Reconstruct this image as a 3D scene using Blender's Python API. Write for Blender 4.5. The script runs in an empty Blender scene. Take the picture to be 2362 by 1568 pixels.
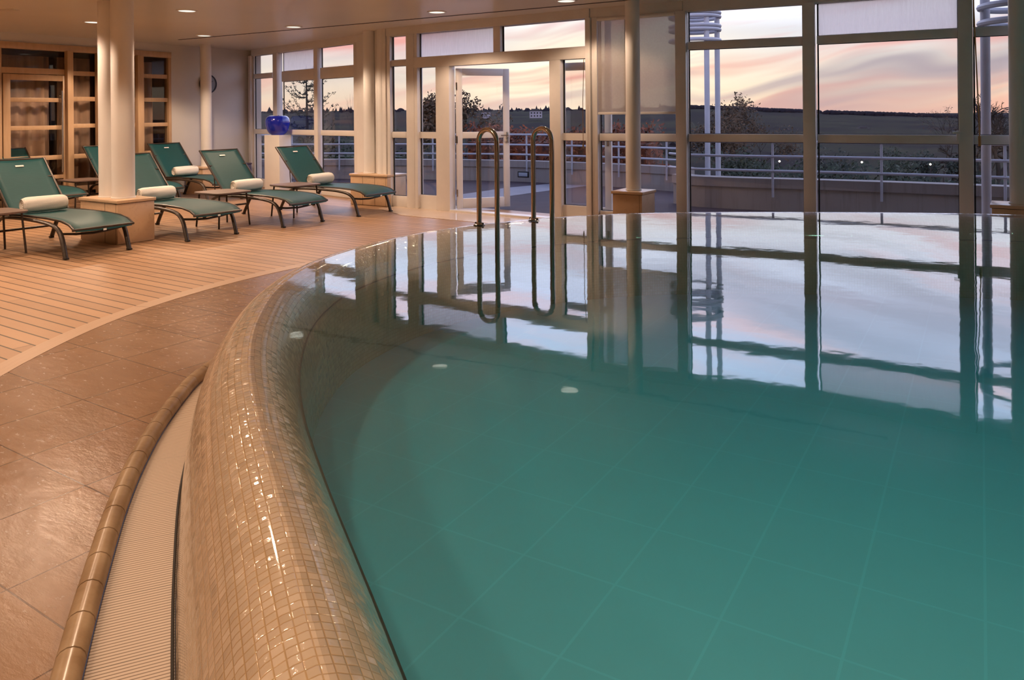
import bpy, bmesh, math, random
from mathutils import Vector, Matrix
from mathutils.geometry import tessellate_polygon
PI = math.pi
R = math.radians
SC = bpy.context.scene
COL = SC.collection

# ------------------------------------------------------------------ camera
F = 1800.0
EYE = 1.35
cam = bpy.data.cameras.new('camera')
camo = bpy.data.objects.new('camera', cam)
COL.objects.link(camo)
cam.sensor_fit = 'HORIZONTAL'
cam.sensor_width = 36.0
cam.lens = 36.0 * F / 2362.0
cam.shift_y = -(784 - 263.3) / 2362.0
cam.clip_end = 3000
camo.matrix_world = Matrix.Translation((0, 0, EYE)) @ Matrix.Rotation(R(90), 4, 'X') @ Matrix.Rotation(R(-0.49), 4, 'Z')
SC.camera = camo

# ------------------------------------------------------------------ colour management
SC.view_settings.view_transform = 'Standard'
SC.view_settings.look = 'None'
SC.view_settings.gamma = 1.0
SC.view_settings.exposure = 0.10
SC.view_settings.use_curve_mapping = False
SC.cycles.use_denoising = True
SC.cycles.max_bounces = 5
SC.cycles.diffuse_bounces = 3
SC.cycles.glossy_bounces = 3
SC.cycles.transparent_max_bounces = 14
SC.cycles.use_light_tree = False
SC.cycles.use_adaptive_sampling = True
SC.cycles.adaptive_threshold = .035
SC.cycles.adaptive_min_samples = 16
SC.cycles.caustics_reflective = False
SC.cycles.caustics_refractive = False
SC.cycles.sample_clamp_indirect = 6.0

def HZ(px): return 263.3 - 0.0085 * (px - 1181)
def at(px, py, z):
    """plan point at height z seen at that place of the photograph"""
    Y = (EYE - z) * F / (py - HZ(px))
    return ((px - 1181) / F * Y, Y)

# ------------------------------------------------------------------ node helpers
class NT:
    def __init__(s, tree):
        s.t = tree; s.n = tree.nodes; s.l = tree.links
    def new(s, kind, **kw):
        n = s.n.new(kind)
        for k, v in kw.items(): setattr(n, k, v)
        return n
    def put(s, node, sock, val):
        if val is None: return
        if isinstance(val, bpy.types.NodeSocket): s.l.new(val, node.inputs[sock])
        else: node.inputs[sock].default_value = val
    def math(s, op, a, b=None, c=None, clamp=False):
        n = s.new('ShaderNodeMath', operation=op); n.use_clamp = clamp
        s.put(n, 0, a); s.put(n, 1, b); s.put(n, 2, c)
        return n.outputs[0]
    def mix(s, f, a, b, blend='MIX'):
        n = s.new('ShaderNodeMix', data_type='RGBA', blend_type=blend)
        s.put(n, 0, f)
        for i, v in ((6, a), (7, b)):
            if not isinstance(v, bpy.types.NodeSocket): v = (*v[:3], 1)
            s.put(n, i, v)
        return n.outputs[2]
    def noise(s, vec, scale, detail=3, rough=.5, out=0):
        n = s.new('ShaderNodeTexNoise'); s.put(n, 'Vector', vec)
        s.put(n, 'Scale', scale); s.put(n, 'Detail', detail); s.put(n, 'Roughness', rough)
        return n.outputs[out]
    def mapping(s, vec, loc=(0,0,0), rot=(0,0,0), scale=(1,1,1)):
        n = s.new('ShaderNodeMapping'); s.put(n, 0, vec)
        n.inputs[1].default_value = loc; n.inputs[2].default_value = rot; n.inputs[3].default_value = scale
        return n.outputs[0]
    def ramp(s, f, stops, interp='LINEAR'):
        n = s.new('ShaderNodeValToRGB'); s.put(n, 0, f)
        r = n.color_ramp; r.interpolation = interp
        while len(r.elements) < len(stops): r.elements.new(.5)
        for e, (p, c) in zip(r.elements, stops):
            e.position = p; e.color = (*c[:3], 1) if len(c) < 4 else c
        return n.outputs[0]
    def bump(s, height, strength=.3, dist=.01, normal=None):
        n = s.new('ShaderNodeBump'); s.put(n, 'Strength', strength); s.put(n, 'Distance', dist)
        s.put(n, 'Height', height); s.put(n, 'Normal', normal)
        return n.outputs[0]

def schlick(T, f0, normal=None, gain=1.0, pw=5.0):
    lw = T.new('ShaderNodeLayerWeight'); lw.inputs[0].default_value = .5
    if normal is not None: T.l.new(normal, lw.inputs[1])
    p5 = T.math('POWER', lw.outputs['Facing'], pw)
    return T.math('ADD', f0, T.math('MULTIPLY', p5, (1 - f0) * gain), clamp=True)

# ------------------------------------------------------------------ world: dusk sky with streaked sunset cloud
w = bpy.data.worlds.new('dusk_sky'); SC.world = w; w.use_nodes = True
w.cycles.sampling_method = 'MANUAL'; w.cycles.sample_map_resolution = 512
W = NT(w.node_tree); W.n.clear()
tc = W.new('ShaderNodeTexCoord').outputs['Generated']
sx = W.new('ShaderNodeSeparateXYZ'); W.l.new(tc, sx.inputs[0])
az = W.math('ARCTAN2', sx.outputs[0], sx.outputs[1])           # 0 straight ahead, + to the right
el = sx.outputs[2]
SKY_GAIN = 1.0
clear = W.ramp(W.math('MAXIMUM', el, 0.0), [
    (0.0, (1.0, .62, .45)), (.022, (1.0, .78, .58)), (.055, (.98, .87, .74)), (.10, (.82, .82, .88)), (.14, (1.35, 1.4, 1.6)),
    (.22, (1.55, 1.75, 2.35)), (.36, (1.6, 2.0, 3.0)), (.6, (.6, .8, 1.4)), (1.0, (.25, .36, .8))])
glow = W.math('MULTIPLY', W.math('EXPONENT', W.math('MULTIPLY', W.math('POWER', W.math('DIVIDE', W.math('SUBTRACT', az, .11), .15), 2.0), -1.0)),
              W.math('EXPONENT', W.math('MULTIPLY', W.math('POWER', W.math('DIVIDE', W.math('SUBTRACT', el, .045), .075), 2.0), -1.0)))
clear = W.mix(glow, clear, (1.4, 1.2, .85))
cv = W.new('ShaderNodeCombineXYZ')
W.put(cv, 0, W.math('MULTIPLY', az, 3.4)); W.put(cv, 1, W.math('ADD', W.math('MULTIPLY', el, 26.0), W.math('MULTIPLY', az, -4.2)))
wob = W.noise(W.mapping(cv.outputs[0], scale=(1.4, .6, 1)), 1.1, 1, .55)
cv2 = W.new('ShaderNodeCombineXYZ')
W.put(cv2, 0, W.math('MULTIPLY', az, 2.0)); W.put(cv2, 1, W.math('ADD', W.math('ADD', W.math('MULTIPLY', el, 24.0), W.math('MULTIPLY', az, -3.6)), W.math('MULTIPLY', wob, 1.3)))
n1 = W.noise(cv2.outputs[0], 1.0, 3, .6)
n2 = W.noise(W.mapping(cv2.outputs[0], loc=(7, 3, 0)), .7, 2.5, .6)
pinkc = W.ramp(W.math('MAXIMUM', el, 0.0), [(0, (1.0, .50, .36)), (.05, (.92, .44, .36)), (.12, (.86, .46, .48)), (.2, (1.9, 1.35, 1.5)), (.36, (2.5, 2.0, 2.4)), (.6, (.8, .7, 1.0)), (1, (.5, .5, .8))])
greyc = W.ramp(W.math('MAXIMUM', el, 0.0), [(0, (.50, .36, .40)), (.06, (.42, .36, .42)), (.14, (.58, .56, .62)), (.22, (1.0, 1.05, 1.4)), (.36, (1.3, 1.5, 2.2)), (1, (.35, .4, .7))])
skyc = W.mix(W.math('MULTIPLY', W.math('SUBTRACT', n1, .47, clamp=True), 5.5, clamp=True), clear, pinkc)
gfac = W.math('MULTIPLY', W.math('SUBTRACT', n2, .46, clamp=True), 5.0, clamp=True)
gfac = W.math('MULTIPLY', gfac, W.math('ADD', .35, W.math('MULTIPLY', W.math('ADD', az, .1, clamp=True), 1.4), clamp=True))
skyc = W.mix(gfac, skyc, greyc)
band = W.math('EXPONENT', W.math('MULTIPLY', W.math('POWER', W.math('DIVIDE', W.math('ADD', W.math('SUBTRACT', el, .098), W.math('MULTIPLY', W.math('SUBTRACT', n1, .5), .05)), .022), 2.0), -1.0))
band = W.math('MULTIPLY', W.math('MULTIPLY', band, W.math('MULTIPLY', W.math('SUBTRACT', -.02, az, clamp=True), 9.0, clamp=True)), .85)
skyc = W.mix(band, skyc, (.95, .40, .35))
below = W.math('LESS_THAN', el, -0.003)
skyc = W.mix(below, skyc, (.05, .05, .07))
bg = W.new('ShaderNodeBackground'); W.put(bg, 0, skyc); W.put(bg, 1, SKY_GAIN)
W.l.new(bg.outputs[0], W.new('ShaderNodeOutputWorld').inputs[0])

LAMP_COL = (1.0, .69, .47)
LAMP_W = 108.0

# ------------------------------------------------------------------ materials
def mat(name, col=(.8,.8,.8), rough=.5, metal=0, spec=.5, coat=0, fn=None, bumpy=None):
    m = bpy.data.materials.new(name); m.use_nodes = True
    T = NT(m.node_tree); b = T.n['Principled BSDF']
    b.inputs['Base Color'].default_value = (*col, 1); b.inputs['Roughness'].default_value = rough
    b.inputs['Metallic'].default_value = metal; b.inputs['Specular IOR Level'].default_value = spec
    b.inputs['Coat Weight'].default_value = coat; b.inputs['Coat Roughness'].default_value = .06
    T.b = b; T.m = m
    T.obj = T.new('ShaderNodeTexCoord').outputs['Object']
    T.pos = T.new('ShaderNodeNewGeometry').outputs['Position']
    if bumpy:
        T.l.new(T.bump(T.noise(T.obj, bumpy[0], 4), bumpy[1], bumpy[2]), b.inputs['Normal'])
    if fn: fn(T, b)
    return m
def vary(col, amt, scale, dark=None):
    def f(T, b):
        n = T.noise(T.obj, scale, 5, .6)
        d = dark or tuple(c * (1 - amt) for c in col)
        T.l.new(T.mix(T.math('MULTIPLY', T.math('SUBTRACT', n, .35, clamp=True), 3.0, clamp=True), d, col), b.inputs['Base Color'])
    return f
M = {}
M['frame'] = mat('painted_aluminium', (.80, .77, .74), .35, fn=vary((.80,.77,.74), .08, 3))
M['ceil'] = mat('ceiling_paint', (.74, .69, .62), .28, fn=vary((.74,.69,.62), .07, .8))
M['wall'] = mat('wall_plaster', (.70, .67, .63), .7, fn=vary((.70,.67,.63), .06, 1.2))
M['column'] = mat('column_paint', (.84, .82, .80), .32, fn=vary((.84,.82,.80), .05, 2))
M['white_block'] = mat('white_lacquer', (.80, .77, .74), .4, fn=vary((.80,.77,.74), .05, 3))
M['bronze'] = mat('bronze_powder_coat', (.050, .036, .028), .38, .3, fn=vary((.055,.04,.03), .3, 40))
M['dark'] = mat('dark_gap', (.02, .016, .013), .7, fn=vary((.02,.016,.013), .3, 20))
M['maroon'] = mat('maroon_lacquer', (.055, .012, .018), .4, fn=vary((.055,.012,.018), .2, 8))
M['rail'] = mat('white_rail_paint', (.46, .46, .52), .45, fn=vary((.46,.46,.52), .12, 5))
M['brass'] = mat('dull_brass', (.35, .22, .10), .4, .8, fn=vary((.35,.22,.10), .2, 30))
M['tag'] = mat('white_tag', (.8, .8, .78), .5, fn=vary((.8,.8,.78), .1, 50))
M['clock_rim'] = mat('clock_rim', (.05, .06, .09), .3, fn=vary((.05,.06,.09), .2, 30))
M['clock_face'] = mat('clock_face', (.25, .28, .34), .3, fn=vary((.25,.28,.34), .1, 20))

def f_wood(T, b):
    v = T.mapping(T.obj, scale=(9, 9, 1.2))
    n = T.noise(v, 2.5, 5, .6)
    T.l.new(T.mix(n, (.46, .30, .17), (.62, .43, .27)), b.inputs['Base Color'])
    T.l.new(T.bump(n, .15, .004), b.inputs['Normal'])
M['wood'] = mat('varnished_oak', (.6,.36,.17), .35, fn=f_wood)

def f_stone(T, b):
    n = T.noise(T.pos, 3.0, 6, .62); n2 = T.noise(T.pos, 22, 4, .6)
    c = T.mix(n, (.50, .33, .20), (.70, .50, .33))
    c = T.mix(T.math('MULTIPLY', T.math('SUBTRACT', n2, .55, clamp=True), 2.0), c, (.40, .25, .15))
    T.l.new(c, b.inputs['Base Color'])
M['stone'] = mat('tan_limestone', (.62,.44,.28), .32, fn=f_stone)
M['stone_cap'] = mat('limestone_cap', (.70,.52,.38), .3, fn=f_stone)

DIR_A = R(-33.4)          # direction A' (-.835,.55) / (.835,-.55)
def f_deck(T, b):
    v = T.mapping(T.pos, rot=(0, 0, R(33.4)))                    # x along the boards
    br = T.new('ShaderNodeTexBrick'); br.offset = .37; br.offset_frequency = 2
    T.put(br, 'Vector', v); T.put(br, 'Scale', 1.0); T.put(br, 'Mortar Size', .0045); T.put(br, 'Mortar Smooth', .1)
    T.put(br, 'Brick Width', 2.1); T.put(br, 'Row Height', .11); T.put(br, 'Bias', 0.0)
    br.inputs['Color1'].default_value = (.47, .28, .155, 1); br.inputs['Color2'].default_value = (.33, .19, .10, 1)
    br.inputs['Mortar'].default_value = (.05, .028, .015, 1)
    g = T.noise(T.mapping(v, scale=(1.5, 26, 1)), 2.2, 5, .6)
    big = T.noise(T.pos, .9, 3, .5)
    # board ends are tight butt joints: keep only the long gaps dark
    sy = T.new('ShaderNodeSeparateXYZ'); T.put(sy, 0, v)
    fr = T.math('FRACT', T.math('DIVIDE', sy.outputs[1], .11))
    gap = T.math('LESS_THAN', T.math('MINIMUM', fr, T.math('SUBTRACT', 1.0, fr)), .050)
    c = T.mix(T.math('MULTIPLY', br.outputs['Fac'], .35), br.outputs['Color'], (.25, .14, .08))
    c = T.mix(.10, br.outputs['Color'], (.60, .38, .23))
    c = T.mix(T.math('MULTIPLY', g, .45), c, (.34, .19, .10))
    c = T.mix(T.math('MULTIPLY', T.math('SUBTRACT', big, .45, clamp=True), 1.4), c, (.48, .32, .21))
    c = T.mix(gap, c, (.045, .024, .012))
    T.l.new(c, b.inputs['Base Color'])
    h = T.math('SUBTRACT', T.math('MULTIPLY', g, .15), gap)
    T.l.new(T.bump(h, .5, .004), b.inputs['Normal'])
M['deck'] = mat('oiled_deck_boards', rough=.42, fn=f_deck)

def grid_mask(T, v, sx_, sy_, wd):
    s = T.new('ShaderNodeSeparateXYZ'); T.put(s, 0, v)
    out = []
    for i, sp in ((0, sx_), (1, sy_)):
        fr = T.math('FRACT', T.math('DIVIDE', s.outputs[i], sp))
        d = T.math('MULTIPLY', T.math('MINIMUM', fr, T.math('SUBTRACT', 1.0, fr)), sp)
        out.append(T.math('LESS_THAN', d, wd))
    ids = [T.math('FLOOR', T.math('DIVIDE', s.outputs[i], sp)) for i, sp in ((0, sx_), (1, sy_))]
    cmb = T.new('ShaderNodeCombineXYZ'); T.put(cmb, 0, ids[0]); T.put(cmb, 1, ids[1])
    return T.math('MAXIMUM', out[0], out[1]), cmb.outputs[0], s

def f_slab(T, b):
    sh = T.new('ShaderNodeVectorMath', operation='SUBTRACT'); T.put(sh, 0, T.pos); sh.inputs[1].default_value = (-1.577, 2.865, 0)
    v = T.mapping(sh.outputs[0], rot=(0, 0, R(33.4)))
    g, idv, s = grid_mask(T, v, .445, .46, .0028)
    wn = T.new('ShaderNodeTexWhiteNoise'); wn.noise_dimensions = '3D'; T.put(wn, 'Vector', idv)
    n = T.noise(T.mapping(v, scale=(1, 2.2, 1)), 2.4, 6, .62); n2 = T.noise(T.mapping(v, scale=(1, 2.6, 1)), 15, 7, .66)
    c = T.mix(n, (.15, .076, .036), (.32, .19, .108))
    c = T.mix(T.math('MULTIPLY', wn.outputs[0], .22), c, (.34, .21, .125))
    c = T.mix(T.math('MULTIPLY', g, .75), c, (.06, .03, .015))
    T.l.new(c, b.inputs['Base Color'])
    T.l.new(T.ramp(n2, [(.3, (.15,)*3), (.7, (.30,)*3)]), b.inputs['Roughness'])
    h = T.math('SUBTRACT', T.math('ADD', T.math('MULTIPLY', n2, .55), T.math('MULTIPLY', n, 1.8)), T.math('MULTIPLY', g, .5))
    T.l.new(T.bump(h, .5, .0055), b.inputs['Normal'])
M['slab'] = mat('riven_limestone_slabs', rough=.3, spec=.6, fn=f_slab)

def f_pale(T, b):
    v = T.mapping(T.pos, rot=(0, 0, R(33.4)))
    g, idv, s = grid_mask(T, v, .45, .45, .002)
    n = T.noise(T.pos, 3, 4)
    c = T.mix(n, (.62, .47, .35), (.74, .58, .45))
    T.l.new(T.mix(T.math('MULTIPLY', g, .35), c, (.4, .28, .2)), b.inputs['Base Color'])
M['pale_tile'] = mat('polished_cream_tiles', rough=.12, spec=.7, fn=f_pale)

def uvn(T): return T.new('ShaderNodeUVMap').outputs[0]
def f_border(T, b):
    uv = uvn(T); s = T.new('ShaderNodeSeparateXYZ'); T.put(s, 0, uv)
    fr = T.math('FRACT', T.math('DIVIDE', s.outputs[0], 1.1))
    seam = T.math('LESS_THAN', fr, .003)
    n = T.noise(T.mapping(uv, scale=(2, 20, 1)), 2, 5, .6)
    c = T.mix(n, (.40, .26, .165), (.50, .34, .23))
    T.l.new(T.mix(seam, c, (.12, .07, .04)), b.inputs['Base Color'])
M['border'] = mat('curved_timber_border', rough=.4, fn=f_border)

TS = .0245
def f_mosaic(T, b):
    uv = uvn(T)
    # columns slightly staggered like hand-laid sheets
    g, idv, s = grid_mask(T, uv, TS, TS, .0016)
    fx = T.math('SUBTRACT', T.math('FRACT', T.math('DIVIDE', s.outputs[0], TS)), .5)
    fy = T.math('SUBTRACT', T.math('FRACT', T.math('DIVIDE', s.outputs[1], TS)), .5)
    wn = T.new('ShaderNodeTexWhiteNoise'); wn.noise_dimensions = '3D'; T.put(wn, 'Vector', idv)
    sc_ = T.new('ShaderNodeSeparateColor'); T.put(sc_, 0, wn.outputs[1])
    c = T.mix(sc_.outputs[2], (.46, .355, .255), (.53, .42, .32))
    c = T.mix(T.math('MULTIPLY', g, .8), c, (.42, .27, .13))
    T.l.new(c, b.inputs['Base Color'])
    tilt = T.math('ADD', T.math('MULTIPLY', fx, T.math('SUBTRACT', sc_.outputs[0], .5)), T.math('MULTIPLY', fy, T.math('SUBTRACT', sc_.outputs[1], .5)))
    wob = T.noise(uv, 60, 2, .5)
    edge = T.math('MAXIMUM', T.math('ABSOLUTE', fx), T.math('ABSOLUTE', fy))
    pillow = T.math('POWER', T.math('MULTIPLY', edge, 2.0), 8.0)
    h = T.math('ADD', T.math('MULTIPLY', tilt, 3.6), T.math('MULTIPLY', wob, .5))
    h = T.math('SUBTRACT', h, T.math('MULTIPLY', pillow, .55))
    T.l.new(T.bump(h, .85, .0022), b.inputs['Normal'])
M['mosaic'] = mat('wet_cream_mosaic', rough=.10, spec=.8, coat=.5, fn=f_mosaic)

def f_grate(T, b):
    uv = uvn(T); s = T.new('ShaderNodeSeparateXYZ'); T.put(s, 0, uv)
    fr = T.math('FRACT', T.math('DIVIDE', s.outputs[0], .0125))
    slot = T.math('LESS_THAN', fr, .30)
    pn = T.math('LESS_THAN', T.math('FRACT', T.math('DIVIDE', s.outputs[0], .30)), .006)
    c = T.mix(slot, (.58, .46, .35), (.20, .13, .08))
    T.l.new(T.mix(pn, c, (.08, .05, .03)), b.inputs['Base Color'])
    T.l.new(T.bump(T.math('SUBTRACT', 1.0, slot), .7, .004), b.inputs['Normal'])
M['grate'] = mat('ribbed_grate_plastic', rough=.45, fn=f_grate)
M['roll'] = mat('glazed_edge_tile', (.38, .27, .16), .26, fn=vary((.40,.285,.175), .3, 6, (.26,.165,.09)))

def f_pool(T, b):
    v = T.mapping(T.pos, rot=(0, 0, R(31)))
    g, idv, s = grid_mask(T, v, .37, .42, .0045)
    n = T.noise(T.pos, 2, 3)
    c = T.mix(n, (.50, .50, .60), (.56, .55, .66))
    T.l.new(T.mix(T.math('MULTIPLY', g, .4), c, (.62, .68, .80)), b.inputs['Base Color'])
M['pool'] = mat('pool_floor_tiles', rough=.5, fn=f_pool)

def f_fabric(T, b):
    n = T.noise(T.mapping(T.obj, scale=(4, 60, 60)), 3, 3, .6)
    fine = T.new('ShaderNodeTexWave'); T.put(fine, 'Vector', T.obj); T.put(fine, 'Scale', 90)
    T.l.new(T.mix(n, (.005, .056, .064), (.010, .084, .090)), b.inputs['Base Color'])
    T.l.new(T.bump(fine.outputs[1], .1, .001), b.inputs['Normal'])
    tr = T.new('ShaderNodeBsdfTransparent'); mx = T.new('ShaderNodeMixShader'); mx.inputs[0].default_value = .13
    out = T.n['Material Output']
    T.l.new(b.outputs[0], mx.inputs[1]); T.l.new(tr.outputs[0], mx.inputs[2]); T.l.new(mx.outputs[0], out.inputs[0])
M['fabric'] = mat('teal_sling_fabric', rough=.5, spec=.35, fn=f_fabric)

M['towel'] = mat('white_terry', (.84, .81, .76), .9, fn=vary((.84,.81,.76), .08, 20), bumpy=None)
def f_towel(T, b):
    T.l.new(T.bump(T.noise(T.obj, 160, 3, .7), .5, .004), b.inputs['Normal'])
    T.l.new(T.mix(T.noise(T.obj, 9, 3), (.84,.81,.76), (.74,.70,.64)), b.inputs['Base Color'])
M['towel'] = mat('white_terry', (.84, .81, .76), .9, fn=f_towel)
def f_steel(T, b):
    n = T.noise(T.mapping(T.obj, scale=(1, 1, .1)), 30, 3)
    T.l.new(T.ramp(n, [(.3, (.10,)*3), (.7, (.2,)*3)]), b.inputs['Roughness'])
M['chrome'] = mat('bright_chrome', (.85, .84, .82), .18, 1.0, fn=vary((.85,.84,.82), .1, 20))
M['steel'] = mat('polished_stainless_steel', (.50, .44, .38), .14, 1.0, fn=f_steel)
def f_apple(T, b):
    n = T.noise(T.obj, 5, 3)
    T.l.new(T.mix(n, (.004, .012, .30), (.01, .03, .55)), b.inputs['Base Color'])
M['apple'] = mat('cobalt_blue_glaze', rough=.12, spec=.6, coat=.5, fn=f_apple)
def f_table(T, b):
    T.l.new(T.mix(T.noise(T.obj, 60, 3, .6), (.13, .085, .065), (.22, .15, .12)), b.inputs['Base Color'])
M['table'] = mat('textured_bronze_top', rough=.4, fn=f_table)
def f_curtain(T, b):
    T.l.new(T.mix(T.noise(T.mapping(T.obj, scale=(30, 30, .4)), 2, 3), (.60, .46, .36), (.80, .64, .52)), b.inputs['Base Color'])
M['curtain'] = mat('taupe_curtain', rough=.85, fn=f_curtain)
M['back_room'] = mat('brown_room_wall', (.16, .09, .05), .7, fn=vary((.16,.09,.05), .2, 1.5))

def glass(name, fog=0.0, ior=1.52, tint=(1,1,1), gain=1.0):
    m = bpy.data.materials.new(name); m.use_nodes = True
    T = NT(m.node_tree); T.n.clear(); out = T.new('ShaderNodeOutputMaterial')
    fr = schlick(T, ((ior - 1) / (ior + 1)) ** 2, None, gain)
    tr = T.new('ShaderNodeBsdfTransparent'); tr.inputs[0].default_value = (*tint, 1)
    gl = T.new('ShaderNodeBsdfGlossy'); gl.inputs['Roughness'].default_value = .004
    obj = T.new('ShaderNodeTexCoord').outputs['Object']
    base = tr.outputs[0]
    if fog:
        df = T.new('ShaderNodeBsdfTranslucent'); df.inputs[0].default_value = (1.0, .90, .88, 1)
        n = T.noise(T.mapping(obj, scale=(30, 30, 2.5)), 2, 4, .7)
        mx = T.new('ShaderNodeMixShader')
        T.put(mx, 0, T.math('MULTIPLY', T.ramp(n, [(.3, (.8,)*3), (.7, (1,)*3)]), fog))
        T.l.new(base, mx.inputs[1]); T.l.new(df.outputs[0], mx.inputs[2]); base = mx.outputs[0]
    m2 = T.new('ShaderNodeMixShader'); T.put(m2, 0, fr); T.l.new(base, m2.inputs[1]); T.l.new(gl.outputs[0], m2.inputs[2])
    T.l.new(m2.outputs[0], out.inputs[0])
    return m
M['glass'] = glass('clear_glass')
M['fogged'] = glass('condensation_glass', .62)
M['inner_glass'] = glass('partition_glass', 0, 1.5, (.86, .83, .80), .12)

def blind_mat():
    m = bpy.data.materials.new('roller_blind_fabric'); m.use_nodes = True
    T = NT(m.node_tree); T.n.clear(); out = T.new('ShaderNodeOutputMaterial')
    df = T.new('ShaderNodeBsdfDiffuse'); tl = T.new('ShaderNodeBsdfTranslucent'); tr = T.new('ShaderNodeBsdfTransparent')
    obj = T.new('ShaderNodeTexCoord').outputs['Object']
    c = T.mix(T.noise(obj, 40, 3), (.58, .50, .42), (.66, .58, .49))
    T.l.new(c, df.inputs[0]); T.l.new(c, tl.inputs[0])
    m1 = T.new('ShaderNodeMixShader'); m1.inputs[0].default_value = .45
    T.l.new(df.outputs[0], m1.inputs[1]); T.l.new(tl.outputs[0], m1.inputs[2])
    m2 = T.new('ShaderNodeMixShader'); m2.inputs[0].default_value = .30
    T.l.new(m1.outputs[0], m2.inputs[1]); T.l.new(tr.outputs[0], m2.inputs[2]); T.l.new(m2.outputs[0], out.inputs[0])
    return m
M['blind'] = blind_mat()

def water_mat():
    m = bpy.data.materials.new('still_pool_water'); m.use_nodes = True
    T = NT(m.node_tree); T.n.clear(); out = T.new('ShaderNodeOutputMaterial')
    pos = T.new('ShaderNodeNewGeometry').outputs['Position']
    n1 = T.noise(T.mapping(pos, scale=(1, 1.0, 1)), 2.2, 3, .5)
    n2 = T.noise(T.mapping(pos, loc=(4, 2, 0)), 9.0, 2, .5)
    nb = T.bump(T.math('ADD', n1, T.math('MULTIPLY', n2, .14)), .055, .020)
    fr = schlick(T, .072, nb, .92, 3.4)
    tr = T.new('ShaderNodeBsdfTransparent')
    gl = T.new('ShaderNodeBsdfGlossy'); gl.inputs['Roughness'].default_value = .03; T.l.new(nb, gl.inputs['Normal'])
    mx = T.new('ShaderNodeMixShader'); T.l.new(fr, mx.inputs[0]); T.l.new(tr.outputs[0], mx.inputs[1]); T.l.new(gl.outputs[0], mx.inputs[2])
    T.l.new(mx.outputs[0], out.inputs['Surface'])
    va = T.new('ShaderNodeVolumeAbsorption'); va.inputs[0].default_value = (.26, .85, .87, 1); va.inputs[1].default_value = 1.3
    T.l.new(va.outputs[0], out.inputs['Volume'])
    return m
M['water'] = water_mat()

def emit(name, col, s):
    m = bpy.data.materials.new(name); m.use_nodes = True
    T = NT(m.node_tree); T.n.clear(); e = T.new('ShaderNodeEmission'); e.inputs[0].default_value = (*col, 1); e.inputs[1].default_value = s
    T.l.new(e.outputs[0], T.new('ShaderNodeOutputMaterial').inputs[0]); return m
M['lens'] = emit('lamp_lens_glow', (1.0, .92, .78), 1.12)
M['tiny_lamp'] = emit('distant_lamp_glow', (1.0, .85, .7), 6.0)

# outdoors
def f_terrace(T, b):
    v = T.mapping(T.pos, rot=(0, 0, R(20)))
    s = T.new('ShaderNodeSeparateXYZ'); T.put(s, 0, v)
    fr = T.math('FRACT', T.math('DIVIDE', s.outputs[1], .14))
    gap = T.math('LESS_THAN', fr, .12)
    n = T.noise(T.pos, 3, 4)
    c = T.mix(n, (.050, .036, .044), (.090, .066, .075))
    T.l.new(T.mix(gap, c, (.03, .02, .03)), b.inputs['Base Color'])
M['terrace'] = mat('weathered_terrace_boards', rough=.8, spec=.2, fn=f_terrace)
M['strip'] = mat('pale_concrete_path', (.24,.23,.26), .7, fn=vary((.24,.23,.26), .15, 2))
def f_render_wall(T, b):
    s = T.new('ShaderNodeSeparateXYZ'); T.put(s, 0, T.pos)
    st = T.noise(T.mapping(T.pos, scale=(14, 14, .8)), 1, 4, .7)
    n = T.noise(T.pos, 2, 4)
    c = T.mix(n, (.25, .22, .21), (.34, .30, .28))
    T.l.new(T.mix(T.math('MULTIPLY', T.math('SUBTRACT', st, .5, clamp=True), 1.6), c, (.07, .06, .055)), b.inputs['Base Color'])
M['parapet'] = mat('weathered_render', rough=.8, fn=f_render_wall)
def f_land(T, b):
    n = T.noise(T.pos, .02, 6, .7); n2 = T.noise(T.pos, .5, 4, .7)
    c = T.mix(T.math('MULTIPLY', T.math('SUBTRACT', n, .42, clamp=True), 5.0, clamp=True), (.018, .014, .017), (.058, .058, .030))
    c = T.mix(n2, c, (.012, .010, .011))
    T.l.new(c, b.inputs['Base Color'])
M['land'] = mat('dusk_woodland', rough=1.0, spec=.05, fn=f_land)
M['hill'] = mat('distant_hill', (.028, .023, .030), 1.0, spec=.05, fn=vary((.030,.025,.032), .35, .02))
M['bark'] = mat('dark_bark', (.03, .022, .018), .9, fn=vary((.03,.022,.018), .3, 10))
M['needles'] = mat('dark_needles', (.022, .030, .020), .8, fn=vary((.026,.034,.022), .4, 6))
M['leaf_brown'] = mat('autumn_leaves', (.11, .055, .022), .8, fn=vary((.12,.06,.025), .5, 4, (.04,.03,.015)))
M['leaf_red'] = mat('red_autumn_leaves', (.26, .06, .02), .8, fn=vary((.30,.075,.02), .6, 5, (.04,.015,.012)))
M['leaf_green'] = mat('dusky_green_leaves', (.03, .045, .02), .8, fn=vary((.035,.05,.022), .5, 4, (.012,.018,.01)))
M['house'] = mat('pale_house_render', (.34, .30, .34), .8, fn=vary((.34,.30,.34), .1, .3))
M['house_roof'] = mat('slate_roof', (.06, .05, .055), .8, fn=vary((.06,.05,.055), .2, .5))
M['fixture_glass'] = mat('milky_glass', (.35, .40, .48), .25, fn=vary((.35,.40,.48), .1, 8))

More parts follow.
